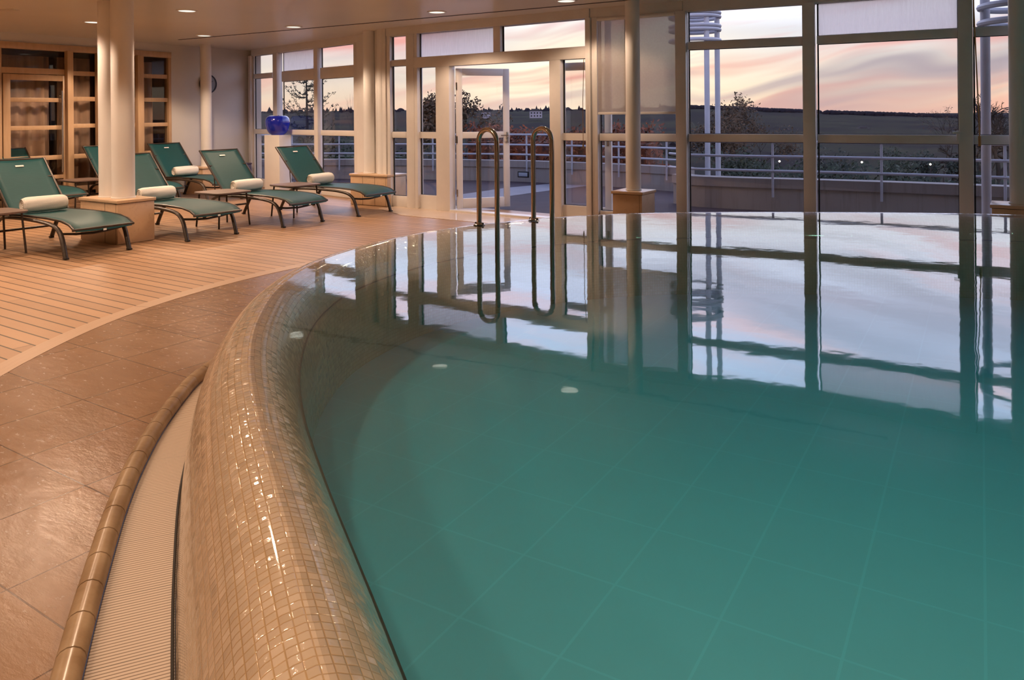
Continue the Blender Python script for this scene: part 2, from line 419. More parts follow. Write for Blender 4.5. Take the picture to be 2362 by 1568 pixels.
# ------------------------------------------------------------------ mesh helpers
class MB:
    def __init__(s): s.bm = bmesh.new(); s.uv = None
    def box(s, c, d, rz=0, bev=0.0, M_=None):
        r = bmesh.ops.create_cube(s.bm, size=1.0)
        vs = r['verts']
        bmesh.ops.scale(s.bm, vec=d, verts=vs)
        if bev > 0:
            es = list({e for v in vs for e in v.link_edges})
            q = bmesh.ops.bevel(s.bm, geom=es, offset=bev, segments=2, affect='EDGES', profile=.5)
            vs = list({v for f in q['faces'] for v in f.verts} | {v for v in vs if v.is_valid})
        mt = Matrix.Translation(c) @ Matrix.Rotation(rz, 4, 'Z')
        if M_ is not None: mt = mt @ M_
        bmesh.ops.transform(s.bm, matrix=mt, verts=vs)
        return s
    def seg(s, p, q, t0, t1, z0, z1, dep, off=0.0, bev=0.0):
        """box along the plan segment p->q from length t0 to t1 (metres), offset to the left by off"""
        p = Vector(p[:2]); q = Vector(q[:2]); d = (q - p).normalized(); n = Vector((-d.y, d.x))
        c = p + d * (t0 + t1) / 2 + n * off
        return s.box((c.x, c.y, (z0 + z1) / 2), (t1 - t0, dep, z1 - z0), math.atan2(d.y, d.x), bev)
    def tube(s, pts, r, seg=10, closed=False, cap=True, sx=1.0, up=Vector((0,0,1)), radii=None):
        pts = [Vector(p) for p in pts]; n = len(pts); rings = []
        prev = None
        for i, p in enumerate(pts):
            a = pts[(i - 1) % n] if (closed or i > 0) else p
            b = pts[(i + 1) % n] if (closed or i < n - 1) else p
            t = (b - a).normalized()
            if prev is None:
                u = up if abs(t.dot(up)) < .95 else Vector((1, 0, 0))
                x = t.cross(u).normalized()
            else:
                x = (prev - t * prev.dot(t)).normalized()
            prev = x; y = t.cross(x).normalized()
            rr = radii[i] if radii else r
            rings.append([s.bm.verts.new(p + x * (rr * sx * math.cos(2*PI*k/seg)) + y * (rr * math.sin(2*PI*k/seg))) for k in range(seg)])
        m = n if closed else n - 1
        for i in range(m):
            A, B = rings[i], rings[(i + 1) % n]
            for k in range(seg): s.bm.faces.new((A[k], A[(k+1) % seg], B[(k+1) % seg], B[k]))
        if cap and not closed:
            s.bm.faces.new(rings[0][::-1]); s.bm.faces.new(rings[-1])
        return s
    def lathe(s, prof, c=(0,0,0), seg=32, sxy=(1,1)):
        rings = []
        for r, z in prof:
            if r < 1e-5: rings.append([s.bm.verts.new((c[0], c[1], c[2] + z))])
            else: rings.append([s.bm.verts.new((c[0] + r*sxy[0]*math.cos(2*PI*k/seg), c[1] + r*sxy[1]*math.sin(2*PI*k/seg), c[2] + z)) for k in range(seg)])
        for A, B in zip(rings, rings[1:]):
            for k in range(seg):
                k2 = (k + 1) % seg
                if len(A) == 1 and len(B) == 1: break
                if len(A) == 1: s.bm.faces.new((A[0], B[k2], B[k]))
                elif len(B) == 1: s.bm.faces.new((A[k], A[k2], B[0]))
                else: s.bm.faces.new((A[k], A[k2], B[k2], B[k]))
        return s
    def prism(s, pts, z0, z1, holes=()):
        loops = [[Vector((p[0], p[1], 0)) for p in pts]] + [[Vector((p[0], p[1], 0)) for p in h] for h in holes]
        flat = [v for l in loops for v in l]
        tri = tessellate_polygon(loops)
        top = [s.bm.verts.new((v.x, v.y, z1)) for v in flat]
        bot = [s.bm.verts.new((v.x, v.y, z0)) for v in flat]
        for a, b, c in tri:
            s.bm.faces.new((top[a], top[b], top[c])); s.bm.faces.new((bot[c], bot[b], bot[a]))
        i0 = 0
        for l in loops:
            for k in range(len(l)):
                a, b = i0 + k, i0 + (k + 1) % len(l)
                s.bm.faces.new((bot[a], bot[b], top[b], top[a]))
            i0 += len(l)
        return s
    def grid(s, rows, uvs=None, closed_u=False):
        """rows: list of point rows; uvs the same shape"""
        V = [[s.bm.verts.new(p) for p in r] for r in rows]
        if uvs and s.uv is None: s.uv = s.bm.loops.layers.uv.new('uv')
        for i in range(len(V) - 1):
            for j in range(len(V[i]) - 1):
                f = s.bm.faces.new((V[i][j], V[i][j+1], V[i+1][j+1], V[i+1][j]))
                if uvs:
                    for lp, (a, b) in zip(f.loops, ((i, j), (i, j+1), (i+1, j+1), (i+1, j))): lp[s.uv].uv = uvs[a][b]
        return s
    def build(s, name, m, parent=None, smooth=True, ang=35, recalc=True):
        if recalc: bmesh.ops.recalc_face_normals(s.bm, faces=s.bm.faces)
        me = bpy.data.meshes.new(name); s.bm.to_mesh(me); s.bm.free()
        me.materials.append(m if not isinstance(m, str) else M[m])
        if smooth:
            for p in me.polygons: p.use_smooth = True
            me.set_sharp_from_angle(angle=R(ang))
        o = bpy.data.objects.new(name, me); COL.objects.link(o)
        if parent: o.parent = parent
        return o
def empty(name, loc=(0,0,0), rz=0):
    o = bpy.data.objects.new(name, None); COL.objects.link(o); o.location = loc; o.rotation_euler = (0, 0, rz); o.empty_display_size = .1
    return o
def tag(o, label=None, cat=None, group=None, kind=None):
    if label: o['label'] = label
    if cat: o['category'] = cat
    if group: o['group'] = group
    if kind: o['kind'] = kind
    return o
def struct(o, label=None):
    o['kind'] = 'structure'
    if label: o['label'] = label
    return o
def children(o): return [c for c in COL.objects if c.parent == o]
def copy_tree(o, parent=None):
    c = o.copy(); COL.objects.link(c)
    if parent: c.parent = parent
    for ch in children(o): copy_tree(ch, c)
    return c
def spline(P, per=8, closed=False):
    out = []; n = len(P); rng = n if closed else n - 1
    g = lambda i: Vector(P[i % n]) if closed else Vector(P[max(0, min(n - 1, i))])
    for i in range(rng):
        a, b, c, d = g(i-1), g(i), g(i+1), g(i+2)
        for k in range(per):
            t = k / per
            out.append(.5 * ((2*b) + (c - a)*t + (2*a - 5*b + 4*c - d)*t*t + (3*b - a - 3*c + d)*t*t*t))
    if not closed: out.append(Vector(P[-1]))
    return out

# ------------------------------------------------------------------ plan of the room
B = Vector((.5505, .8348)); A = Vector((-.8348, .5505))          # room directions: B into the picture, A to its left
CORNER = Vector((-5.12, 15.32))
WL_END = CORNER - B * 9.6
FA = [(-5.0, 15.12), (-2.48, 12.6)]
FB0, FB1 = (-1.84, 11.65), (.99, 9.63)
FC1 = (2.0, 9.05); FD1 = (3.22, 8.47); FE1 = (4.50, 7.72); FF1 = (6.3, 6.8); FG1 = (8.4, 5.6)
BACK = -6.0
room = [(CORNER.x, CORNER.y), FA[0], FA[1], FB0, FB1, FC1, FD1, FE1, FF1, FG1, (9.5, 4.6), (9.5, BACK), (-10.4, BACK), (WL_END.x, WL_END.y)]
ZC = 2.64

# pool waterline (z = ZW)
ZW = .415
wl_pts = [(1.9, -1.5), (.95, -.75), (.35, .0), (-.02, .70), (-.30, 1.24), (-.535, 1.78), (-.80, 2.40), (-1.03, 3.0), (-1.195, 3.6), (-1.30, 4.3), (-1.27, 5.0),
          (-1.07, 5.62), (-.74, 6.18), (-.27, 6.66), (.44, 7.08), (1.35, 7.32), (2.78, 7.27), (4.4, 7.0), (5.8, 6.3), (6.9, 5.1), (7.3, 3.3), (7.0, 1.2), (5.9, -.6), (4.4, -1.6), (3.1, -1.9)]
WL = [Vector((p.x, p.y)) for p in spline([(x, y, 0) for x, y in wl_pts], 10, True)]
NW = len(WL)
def normals(P):
    n = len(P); out = []
    for i in range(n):
        t = (P[(i+1) % n] - P[i-1]).normalized(); out.append(Vector((-t.y, t.x)))
    return out
WN = normals(WL)                                                # the curve runs clockwise: left normal points outwards
if (WL[0] + WN[0] * .1 - Vector((3, 3))).length < (WL[0] - Vector((3, 3))).length: WN = [-v for v in WN]
def off(d): return [WL[i] + WN[i] * (d(i) if callable(d) else d) for i in range(NW)]
ARC = [0.0]
for i in range(NW): ARC.append(ARC[-1] + (WL[(i+1) % NW] - WL[i]).length)
ARCQ = 0
def strip(d0, d1, z, name, m, label=None):
    P0, P1 = off(d0), off(d1)
    rows, uv = [], []
    for (P, v) in ((P0, 0.0), (P1, 1.0)):
        rows.append([(P[i % NW].x, P[i % NW].y, z) for i in range(NW + 1)])
    wdt = [(P1[i % NW] - P0[i % NW]).length for i in range(NW + 1)]
    uv = [[(ARC[i], 0.0) for i in range(NW + 1)], [(ARC[i], wdt[i]) for i in range(NW + 1)]]
    mb = MB(); mb.grid(rows, uv)
    o = mb.build(name, m, smooth=False)
    for p in o.data.polygons:
        pass
    if o.data.polygons[0].normal.z < 0: o.data.flip_normals()
    sol = o.modifiers.new('thick', 'SOLIDIFY'); sol.thickness = .04; sol.offset = -1
    return o

def d_roll(i):                                                  # gutter narrows along the rim
    y = WL[i].y; x = WL[i].x
    if x > 1.5: return .36
    t = min(1, max(0, (y - 1.2) / 2.8)); t2 = min(1, max(0, (y - 4.0) / .7)); return .49 - .13 * t - .115 * t2
BASE = .225
# rim
prof = [(-.235, -.32), (-.232, .02), (-.222, .13), (-.203, .21), (-.178, .275), (-.145, .328), (-.11, .366), (-.07, .393), (-.03, .409), (0, ZW), (.035, .409),
        (.075, .393), (.115, .363), (.150, .318), (.178, .26), (.198, .19), (.212, .11), (.222, .03), (.225, -.06)]
pl = [0.0]
for a, b in zip(prof, prof[1:]): pl.append(pl[-1] + math.hypot(a[0]-b[0], a[1]-b[1]))
rows, uvs = [], []
for i in range(NW + 1):
    k = i % NW
    rows.append([(WL[k].x + WN[k].x * d, WL[k].y + WN[k].y * d, z) for d, z in prof])
    uvs.append([(ARC[i], pl[j]) for j in range(len(prof))])
mb = MB(); mb.grid(rows, uvs)
rim = struct(mb.build('pool_rim', 'mosaic'), 'cream glazed mosaic rim curving round the raised pool')
if True:
    # make sure normals point away from the solid (upwards on top)
    f = max(rim.data.polygons, key=lambda p: abs(p.normal.z))
    if f.normal.z < 0: rim.data.flip_normals()
# seam line under the water, along the inner shoulder of the rim
P0 = off(-.205)
mb = MB(); mb.tube([(p.x, p.y, .205) for p in P0], .0055, 6, closed=True)
struct(mb.build('rim_seam', 'dark'))
# pool floor
mb = MB(); mb.prism([(p.x, p.y) for p in off(-.23)], -.36, -.30)
struct(mb.build('pool_floor', 'pool', smooth=False), 'pale green tiled pool bottom seen through the water')
# water body
mb = MB(); mb.prism([(p.x, p.y) for p in off(-.012)], -.34, ZW - .003)
water = tag(mb.build('pool_water', 'water', smooth=False), 'still teal pool water mirroring the windows and sunset', 'water')
water['kind'] = 'stuff'

# gutter, edge tiles, slabs, border, deck
g = tag(strip(BASE, lambda i: d_roll(i) - .02, -.012, 'overflow_grate', 'grate'), 'long ribbed cream overflow grate following the foot of the mosaic rim', 'grate')
mb = MB(); mb.tube([(p.x, p.y, -.004) for p in off(BASE + .006)], .004, 6, closed=True)
struct(mb.build('gutter_gap', 'dark'))
strip(lambda i: d_roll(i), lambda i: 1.40, 0.0, 'floor_stone', 'slab')
struct(bpy.data.objects['floor_stone'], 'tan riven stone slabs between the gutter and the timber deck')
strip(lambda i: 1.40, lambda i: 1.53, .002, 'trim_border', 'border')
struct(bpy.data.objects['trim_border'], 'curved pale timber border between the stone slabs and the deck')
hole = off(1.40)
def inside(p, poly):
    c = False; n = len(poly)
    for i in range(n):
        a, b = poly[i], poly[i-1]
        if (a[1] > p[1]) != (b[1] > p[1]) and p[0] < (b[0]-a[0]) * (p[1]-a[1]) / (b[1]-a[1]) + a[0]: c = not c
    return c
floor_poly = [tuple(CORNER + A*.3 + B*.3), (-2.2, 13.1), (-1.4, 12.0), (1.3, 10.0), (3.3, 9.4), (5.2, 8.9), (7.5, 8.6), (11, 7.5), (11, -6.4), (-10.8, -6.4), tuple(WL_END + A*.4)]
mb = MB(); mb.prism(floor_poly, -.06, -.003, holes=[[(p.x, p.y) for p in hole][::-1]])
struct(mb.build('floor', 'deck', smooth=False), 'warm timber deck boards around the pool')
# cream tiles inside the doors
L0 = Vector((-1.50, 10.52)); L1 = L0 - A * 3.9
def clip_out(P):                                                # keep the tiles clear of the pool
    return P
mb = MB()
tile_poly = [tuple(L0), tuple(L0 - A*2.2), (.72, 9.35), (.95, 9.58), (-1.30, 11.20), (-1.62, 11.0)]
mb.prism([tuple(L0), (-.47, 9.78), (.15, 9.37), (.62, 9.05), (1.0, 9.60), (-1.72, 11.60), (-1.95, 11.3)], -.03, .0025)
struct(mb.build('floor_tiles', 'pale_tile', smooth=False), 'polished cream tiles inside the open glass doors')

# ceiling
mb = MB()
cpoly = [(CORNER.x - .2, CORNER.y + .3), (-4.8, 15.5), (-2.25, 12.95), (-1.6, 12.0), (1.2, 9.95), (2.15, 9.35), (3.35, 8.75), (4.65, 8.0), (6.4, 7.1), (8.5, 5.9), (10, 4.9), (10, -6.3), (-10.8, -6.3), tuple(WL_END + A*.3)]
mb.prism(cpoly, ZC, ZC + .25)
struct(mb.build('ceiling', 'ceil', smooth=False))
mb = MB(); s0 = Vector((-5.55, 13.02)); s1 = Vector((3.6, 7.55)); mb.seg(s0, s1, 0, (s1-s0).length, ZC - .004, ZC + .01, .035)
tag(mb.build('ceiling_slot', 'dark', smooth=False), 'thin dark slot running across the ceiling in front of the windows', 'ceiling slot')
mb = MB(); mb.box((-6.05, 9.25, ZC - .006), (.42, .10, .012), R(-8), .003)
for k in range(4): mb.box((-6.05, 9.215 + k*.023, ZC - .013), (.40, .006, .004), R(-8))
tag(mb.build('ceiling_vent', 'ceil', smooth=False), 'slim pale slotted vent in the ceiling left of the double column', 'vent')

# opaque walls
def wall(name, p, q, z0=0, z1=ZC, t=.2, m='wall'):
    p = Vector(p); q = Vector(q); mb = MB(); mb.seg(p, q, 0, (q-p).length, z0, z1, t, off=t/2)
    return struct(mb.build(name, m, smooth=False))
wall('wall_back', (9.6, BACK), (-10.6, BACK), t=-.2)
wall('wall_right', (9.5, 4.7), (9.5, BACK), t=.2)
wall('wall_far_left', (-10.4, BACK), tuple(WL_END), t=.2)
# left wall: glazed oak partition from S0 to S1 then plaster up to the corner (distance s measured back from the corner along B)
def LW(s): return CORNER - B * s
S_FR = 1.72                                                      # frame's right end
S_LF = 8.9
p = LW(S_FR); q = LW(0) 
mb = MB(); mb.seg(p, q, 0, S_FR, 0, ZC, .18, off=.09); struct(mb.build('wall_left', 'wall', smooth=False))
mb = MB(); mb.seg(LW(9.6), LW(S_FR), 0, 9.6 - S_FR, 2.50, ZC, .18, off=.09); mb.seg(LW(9.6), LW(S_LF), 0, 9.6 - S_LF, 0, 2.5, .18, off=.09)
struct(mb.build('wall_left_lintel', 'wall', smooth=False))
# short return of wall between corner and the first window
mb = MB(); mb.seg(LW(0), FA[0], 0, (Vector(FA[0]) - LW(0)).length, 0, ZC, .14, off=.07); struct(mb.build('wall_corner', 'wall', smooth=False))

# ---- facade -------------------------------------------------------
ZM0, ZM1 = 1.015, 1.105
ZU0, ZU1 = 2.075, 2.165
ZH = 2.525
ZB = .16
WNO = [0]
def facade(p, q, posts, panes, label, doorhead=False, blind=None):
    """posts: list of (t_center, width, depth); panes: list of (t0,t1,[(z0,z1,fog)...])"""
    WNO[0] += 1
    p = Vector(p); q = Vector(q); Lg = (q - p).length
    e = empty('window_%d' % WNO[0]); struct(e, label)
    fr = MB()
    fr.seg(p, q, 0, Lg, ZH, ZC, .13, off=.02)
    fr.seg(p, q, 0, Lg, ZH - .012, ZH + .01, .09, off=.02)
    for t, wd, dp in posts: fr.seg(p, q, t - wd/2, t + wd/2, 0, ZH, dp, off=.0, bev=.004)
    for t0, t1, zs in panes:
        edges = []
        prev = 0
        for z0, z1, fog in zs:
            fr.seg(p, q, t0, t1, prev, z0, .07, off=.01, bev=.004)
            prev = z1
        if prev < ZH - .02: fr.seg(p, q, t0, t1, prev, ZH, .07, off=.01)
    fr.build('window_frame', 'frame', e)
    for t0, t1, zs in panes:
        for z0, z1, fog in zs:
            g_ = MB(); g_.seg(p, q, t0 - .005, t1 + .005, z0 - .005, z1 + .005, .010, off=.018)
            g_.build('window_pane', 'fogged' if fog else 'glass', e, smooth=False)
            # dark rubber gasket at the pane edge
            k_ = MB()
            for (a, b, c, d) in ((t0, t0 + .014, z0, z1), (t1 - .006, t1, z0, z1), (t0, t1, z0, z0 + .006), (t0, t1, z1 - .006, z1)):
                k_.seg(p, q, a, b, c, d, .016, off=.018)
            k_.build('gasket', 'dark', e, smooth=False)
    return e
def tpx(p, q, px):
    """distance along the plan segment p->q of the line of sight through photo column px"""
    p = Vector(p); q = Vector(q); d = (q - p).normalized(); k = (px - 1181) / F
    return (k * p.y - p.x) / (d.x - k * d.y)
three = [(ZB, ZM0, 0), (ZM1, ZU0, 0), (ZU1, ZH, 0)]
threef = [(ZB, ZM0, 0), (ZM1, ZU0, 0), (ZU1, ZH, 1)]
# far-left window
p, q = FA; T_ = lambda x: tpx(p, q, x)
facade(p, q, [(T_(581), .10, .10), (T_(641), .15, .12), (T_(734), .12, .10), (T_(829), .14, .12)],
       [(T_(588), T_(631), three), (T_(653), T_(727), [(.16, ZM0, 0), (ZM1, 1.98, 0), (2.17, ZH, 1)]), (T_(742), T_(822), [(.16, ZM0, 0), (ZM1, 1.98, 0), (2.17, ZH, 0)])],
       'white framed window between the white wall corner and the twin columns')
mb = MB(); mb.seg(FA[1], FB0, 0, (Vector(FB0)-Vector(FA[1])).length, 0, ZC, .10); struct(mb.build('trim_1', 'frame', smooth=False))
# narrow window beside portal, then portal with side lights
p, q = FB0, FB1; T_ = lambda x: tpx(p, q, x)
PB = (Vector(p), Vector(q))
tl = T_(962); tj1 = T_(1012); tj2 = T_(1043); td = T_(1274); tj3 = T_(1299); ts = T_(1358)
e = facade(p, p if False else tuple(Vector(p) + (Vector(q)-Vector(p)).normalized() * T_(962)), [(T_(902), .06, .10), (T_(953), .15, .13)], [(T_(906), T_(943), three)],
       'narrow white framed window just left of the open glass doors')
# portal
WNO[0] += 1
e = struct(empty('window_%d' % WNO[0]), 'white portal frame with transom lights around the open glass doors')
fr = MB(); L_ = (PB[1]-PB[0]).length
fr.seg(p, q, tl, L_, ZH, ZC, .16, off=.02); fr.seg(p, q, tl, ts, 2.03, 2.18, .14, off=.0, bev=.004)
fr.seg(p, q, tl, tl + .06, 0, ZH, .12, bev=.004)
fr.seg(p, q, tj1, tj2, 0, 2.05, .13, bev=.004); fr.seg(p, q, td, tj3, 0, 2.05, .13, bev=.004)
fr.seg(p, q, ts, L_ + .02, 0, ZH, .16, bev=.004)
fr.seg(p, q, T_(1144), T_(1160), 2.18, ZH, .10, bev=.004)
for a, b in ((tl + .06, tj1), (tj3, ts)):
    fr.seg(p, q, a, b, 0, ZB + .04, .06, off=.01); fr.seg(p, q, a, b, ZM0, ZM1, .07, off=.01)
fr.seg(p, q, tj2, td, -.01, .025, .16, off=0)
fr.build('window_frame', 'frame', e)
for a, b, z0, z1, m_ in ((tl + .06, T_(1144), 2.18, ZH, 'fogged'), (T_(1160), ts, 2.18, ZH, 'glass'), (tl + .06, tj1, ZB + .04, ZM0, 'glass'), (tl + .06, tj1, ZM1, 2.03, 'glass'),
                     (tj3, ts, ZB + .04, ZM0, 'glass'), (tj3, ts, ZM1, 2.03, 'glass')):
    g_ = MB(); g_.seg(p, q, a, b, z0, z1, .010, off=.018); g_.build('window_pane', m_, e, smooth=False)
    k_ = MB()
    for (a1, b1, c, d) in ((a, a + .016, z0, z1), (a, b, z0, z0 + .006)): k_.seg(p, q, a1, b1, c, d, .016, off=.018)
    k_.build('gasket', 'dark', e, smooth=False)
# door leaves, hinged on the jambs, opened outwards
dB = (PB[1] - PB[0]).normalized(); nB = Vector((-dB.y, dB.x))
def leaf(name, hinge, ang, wd, flip, label):
    e = struct(empty(name, (hinge.x, hinge.y, 0), ang), label)
    s_ = 1 if not flip else -1
    f_ = MB()
    st = .085
    for x0, x1, z0, z1 in ((0, st, .03, 2.0), (wd - st, wd, .03, 2.0), (st, wd - st, .03, .17), (st, wd - st, ZM0, ZM1), (st, wd - st, 1.90, 2.0)):
        f_.box((s_ * (x0 + x1) / 2, 0, (z0 + z1) / 2), (x1 - x0, .05, z1 - z0), 0, .004)
    f_.build('leaf_frame', 'frame', e)
    for z0, z1 in ((.17, ZM0), (ZM1, 1.90)):
        g_ = MB(); g_.box((s_ * wd / 2, 0, (z0 + z1) / 2), (wd - 2*st, .01, z1 - z0)); g_.build('door_pane', 'glass', e, smooth=False)
    h_ = MB(); h_.box((s_ * (wd - .04), -.045, 1.02), (.03, .02, .16), 0, .004); h_.tube([(s_*(wd-.04), -.055, 1.05), (s_*(wd-.04), -.09, 1.05), (s_*(wd-.15), -.09, 1.05)], .009, 8)
    h_.build('door_handle', 'steel', e)
    for zz in (.25, 1.0, 1.75):
        h_ = MB(); h_.lathe([(0, -.05), (.011, -.05), (.011, .05), (0, .05)], (0, -.03, zz), 10); h_.build('hinge', 'steel', e)
    return e
hl = PB[0] + dB * (tj2 + .03) + nB * .05
leaf('door_1', hl, R(18), .78, False, 'white framed glass door leaf standing open to the terrace')
hr = PB[0] + dB * (td - .0) + nB * .11
leaf('door_2', hr, math.atan2(dB.y, dB.x) + R(9), .74, False, 'second glass door leaf folded back behind the right side light')
# blind bay
p, q = FB1, FC1; T_ = lambda x: tpx(p, q, x)
facade(p, q, [(T_(1373) + .02, .07, .12), (T_(1450), .06, .08), (T_(1575), .125, .15)],
       [(T_(1384), T_(1450) - .03, [(ZB, ZM0, 0), (ZM1, ZH, 0)]), (T_(1450) + .03, T_(1561), [(ZB, ZM0, 0), (ZM1, ZH, 0)])],
       'window bay with beige roller blinds behind the single column')
for a, b, side in ((T_(1383), T_(1450) - .01, 'left'), (T_(1450) + .01, T_(1562), 'right')):
    e = empty('roller_blind'); tag(e, 'beige translucent roller blind half lowered %s of the single column' % side, 'blind', 'roller blinds')
    m_ = MB(); m_.seg(p, q, a, b, 1.36, 2.50, .003, off=-.045); m_.build('blind_fabric', 'blind', e, smooth=False)
    m_ = MB(); m_.seg(p, q, a, b, 1.335, 1.365, .018, off=-.045, bev=.004); m_.build('bottom_bar', 'frame', e)
    d_ = (Vector(q)-Vector(p)).normalized(); n_ = Vector((-d_.y, d_.x)) * -.045
    c0 = Vector(p) + d_ * a + n_; c1 = Vector(p) + d_ * b + n_
    m_ = MB(); m_.tube([(c0.x, c0.y, 2.50), (c1.x, c1.y, 2.50)], .025, 12); m_.build('roller_tube', 'frame', e)
# big bays to the right
p, q = FC1, FD1; T_ = lambda x: tpx(p, q, x)
facade(p, q, [(T_(1868), .125, .16)], [(T_(1589), T_(1853), threef and [(ZB, ZM0, 0), (ZM1, ZU0, 0), (ZU1, ZH, 0)])], 'large white framed window bay right of the roller blinds')
p, q = FD1, FE1; T_ = lambda x: tpx(p, q, x)
facade(p, q, [(T_(2228), .125, .16)], [(T_(1886), T_(2211), threef)], 'largest window bay with condensation on its top pane')
p, q = FE1, FF1; T_ = lambda x: tpx(p, q, x)
Lg = (Vector(q)-Vector(p)).length
facade(p, q, [(Lg - .06, .125, .16)], [(T_(2246), Lg - .12, three)], 'window bay at the right edge of the picture')
p, q = FF1, FG1; Lg = (Vector(q)-Vector(p)).length
facade(p, q, [(Lg - .06, .125, .16)], [(.0, Lg - .12, three)], 'window bay beyond the right edge')
p, q = FG1, (9.6, 4.6); mb = MB(); mb.seg(p, q, 0, (Vector(q)-Vector(p)).length, 0, ZC, .15); struct(mb.build('wall_window_end', 'wall', smooth=False))

# blind cords / crank rod / latch
def rod(name, pts, r, m, label, cat, tip=None):
    e = empty(name, pts[0]); o = Vector(pts[0])
    b_ = MB(); b_.tube([Vector(x) - o for x in pts], r, 8); b_.build('rod', m, e)
    if tip:
        t0 = Vector(pts[-1]) - o; b_ = MB(); b_.tube([t0, t0 + Vector((0, 0, -tip))], r * 2.2, 8); b_.build('grip', 'brass', e)
    tag(e, label, cat); return e
def facpt(p, q, px, back, z):
    t = tpx(p, q, px); d = (Vector(q)-Vector(p)).normalized(); n = Vector((-d.y, d.x)); c = Vector(p) + d*t - n*back
    return (c.x, c.y, z)
rod('crank_rod', [facpt(FE1, FF1, 2244, .10, 2.62), facpt(FE1, FF1, 2252, .11, 1.7), facpt(FE1, FF1, 2257, .12, 1.10)], .006, 'brass', 'long thin crank rod hanging inside the last post on the right', 'crank rod', .10)
rod('blind_cord', [facpt(FB0, FB1, 1357, .10, 2.02), facpt(FB0, FB1, 1355, .11, 1.5), facpt(FB0, FB1, 1355, .11, .98)], .004, 'brass', 'pale pull cord hanging beside the right side light', 'cord', .06)
c = facpt(FD1, FE1, 2210, .08, 1.10)
mb = MB(); mb.box((c[0], c[1], 1.10), (.03, .03, .10), R(-30), .004); mb.box((c[0] - .02, c[1] - .03, 1.13), (.09, .02, .02), R(-30), .003)
tag(mb.build('window_latch', 'frame'), 'small white latch on the post right of the largest window', 'latch')

# ---- oak partition on the left --------------------------------------
def lseg(mb, s0, s1, z0, z1, dep, o=0.0, bev=0.003):
    """s measured back from the corner; s0 > s1"""
    p = LW(s0); q = LW(s1); mb.seg(p, q, 0, (q-p).length, z0, z1, dep, off=o, bev=bev); return mb
def spx(px):
    k = (px - 1181) / F; return (CORNER.x - k * CORNER.y) / (B.x - k * B.y)
e = struct(empty('window_oak_partition'), 'oak framed glazed partition along the left wall')
fr = MB()
ZOT = 2.50
lseg(fr, S_LF, S_FR, 2.40, ZOT, .14, .04)                       # head
lseg(fr, S_LF, S_FR, 0, .12, .12, .04)
sF = spx(388); lseg(fr, sF, S_FR, 0, ZOT, .12, .04)             # right end
posts = [(spx(326), spx(312)), (spx(233), spx(220)), (spx(163.5), spx(150))]
for a, b in posts: lseg(fr, a, b, 0, 2.41, .10, .04)
sD0 = spx(4)                                                     # door's left post
lseg(fr, sD0 + .16, sD0, 0, 2.41, .10, .04); lseg(fr, S_LF, S_LF - .12, 0, 2.41, .10, .04)
bars = [(.18, .26), (.70, .77), (1.19, 1.255), (1.62, 1.69), (2.03, 2.10)]
bays = [(posts[0][1], sF), (posts[1][1], posts[0][0]), (posts[2][1], posts[1][0])]
for s0, s1 in bays:
    for z0, z1 in bars: lseg(fr, s0, s1, z0, z1, .06, .04)
lseg(fr, sD0, posts[2][0], 2.03, 2.12, .08, .04)
for z0, z1 in bars[1:]: lseg(fr, S_LF - .12, sD0 + .16, z0, z1, .06, .04)
fr.build('window_frame', 'wood', e)
for s0, s1 in bays + [(S_LF - .12, sD0 + .16)]:
    g_ = MB(); lseg(g_, s0, s1, .10, 2.41, .008, .05, 0); g_.build('window_pane', 'inner_glass', e, smooth=False)
g_ = MB(); lseg(g_, sD0, posts[2][0], 2.11, 2.41, .008, .05, 0); g_.build('window_pane', 'inner_glass', e, smooth=False)
# oak door with tall pull handle
e = struct(empty('door_3'), 'oak framed glazed door in the left partition')
fr = MB(); a, b = sD0 - .02, posts[2][0] + .02
st = .10
lseg(fr, a, a - st, .02, 2.02, .05, .02); lseg(fr, b + st, b, .02, 2.02, .05, .02); lseg(fr, a - st, b + st, 1.93, 2.02, .05, .02); lseg(fr, a - st, b + st, .02, .16, .05, .02)
for z0, z1 in ((.40, .46), (.70, .77), (1.17, 1.235), (1.60, 1.665)): lseg(fr, a - st, b + st, z0, z1, .045, .02)
fr.build('leaf_frame', 'wood', e)
g_ = MB(); lseg(g_, a - st, b + st, .15, 1.94, .008, .02, 0); g_.build('door_pane', 'inner_glass', e, smooth=False)
hp = LW(spx(139)); nL = Vector((-B.y, B.x)); hp = hp - nL * .06
h_ = MB(); h_.tube([(hp.x, hp.y, .50), (hp.x, hp.y, 1.78)], .017, 12)
for zz in (.58, 1.70): h_.tube([(hp.x, hp.y, zz), (hp.x + nL.x*.07, hp.y + nL.y*.07, zz)], .010, 8)
h_.build('pull_handle', 'chrome', e)
# curtains behind
def curtain(s0, s1, z0, z1, back, seed, label):
    rnd = random.Random(seed); rows = [[], []]; n = int((s0 - s1) / .018)
    ph = rnd.random() * 6
    r0, r1 = [], []
    for i in range(n + 1):
        s = s0 + (s1 - s0) * i / n
        w0 = .028 * math.sin(i * .62 + ph) + .014 * math.sin(i * .23 + ph * 2)
        w1 = .045 * math.sin(i * .62 + ph + .1) + .02 * math.sin(i * .23 + ph * 2)
        a_ = LW(s) + nL * (back + w1); b_ = LW(s) + nL * (back + w0 * .6)
        r0.append((a_.x, a_.y, z0)); r1.append((b_.x, b_.y, z1))
    m_ = MB(); m_.grid([r0, r1]); o = m_.build('curtain', 'curtain', ang=80)
    sm = o.modifiers.new('thick', 'SOLIDIFY'); sm.thickness = .004
    return tag(o, label, 'curtain', 'curtains behind the partition')
curtain(spx(326), spx(366), .25, 2.32, .22, 1, 'taupe pleated curtain behind the right-hand panes of the oak partition')
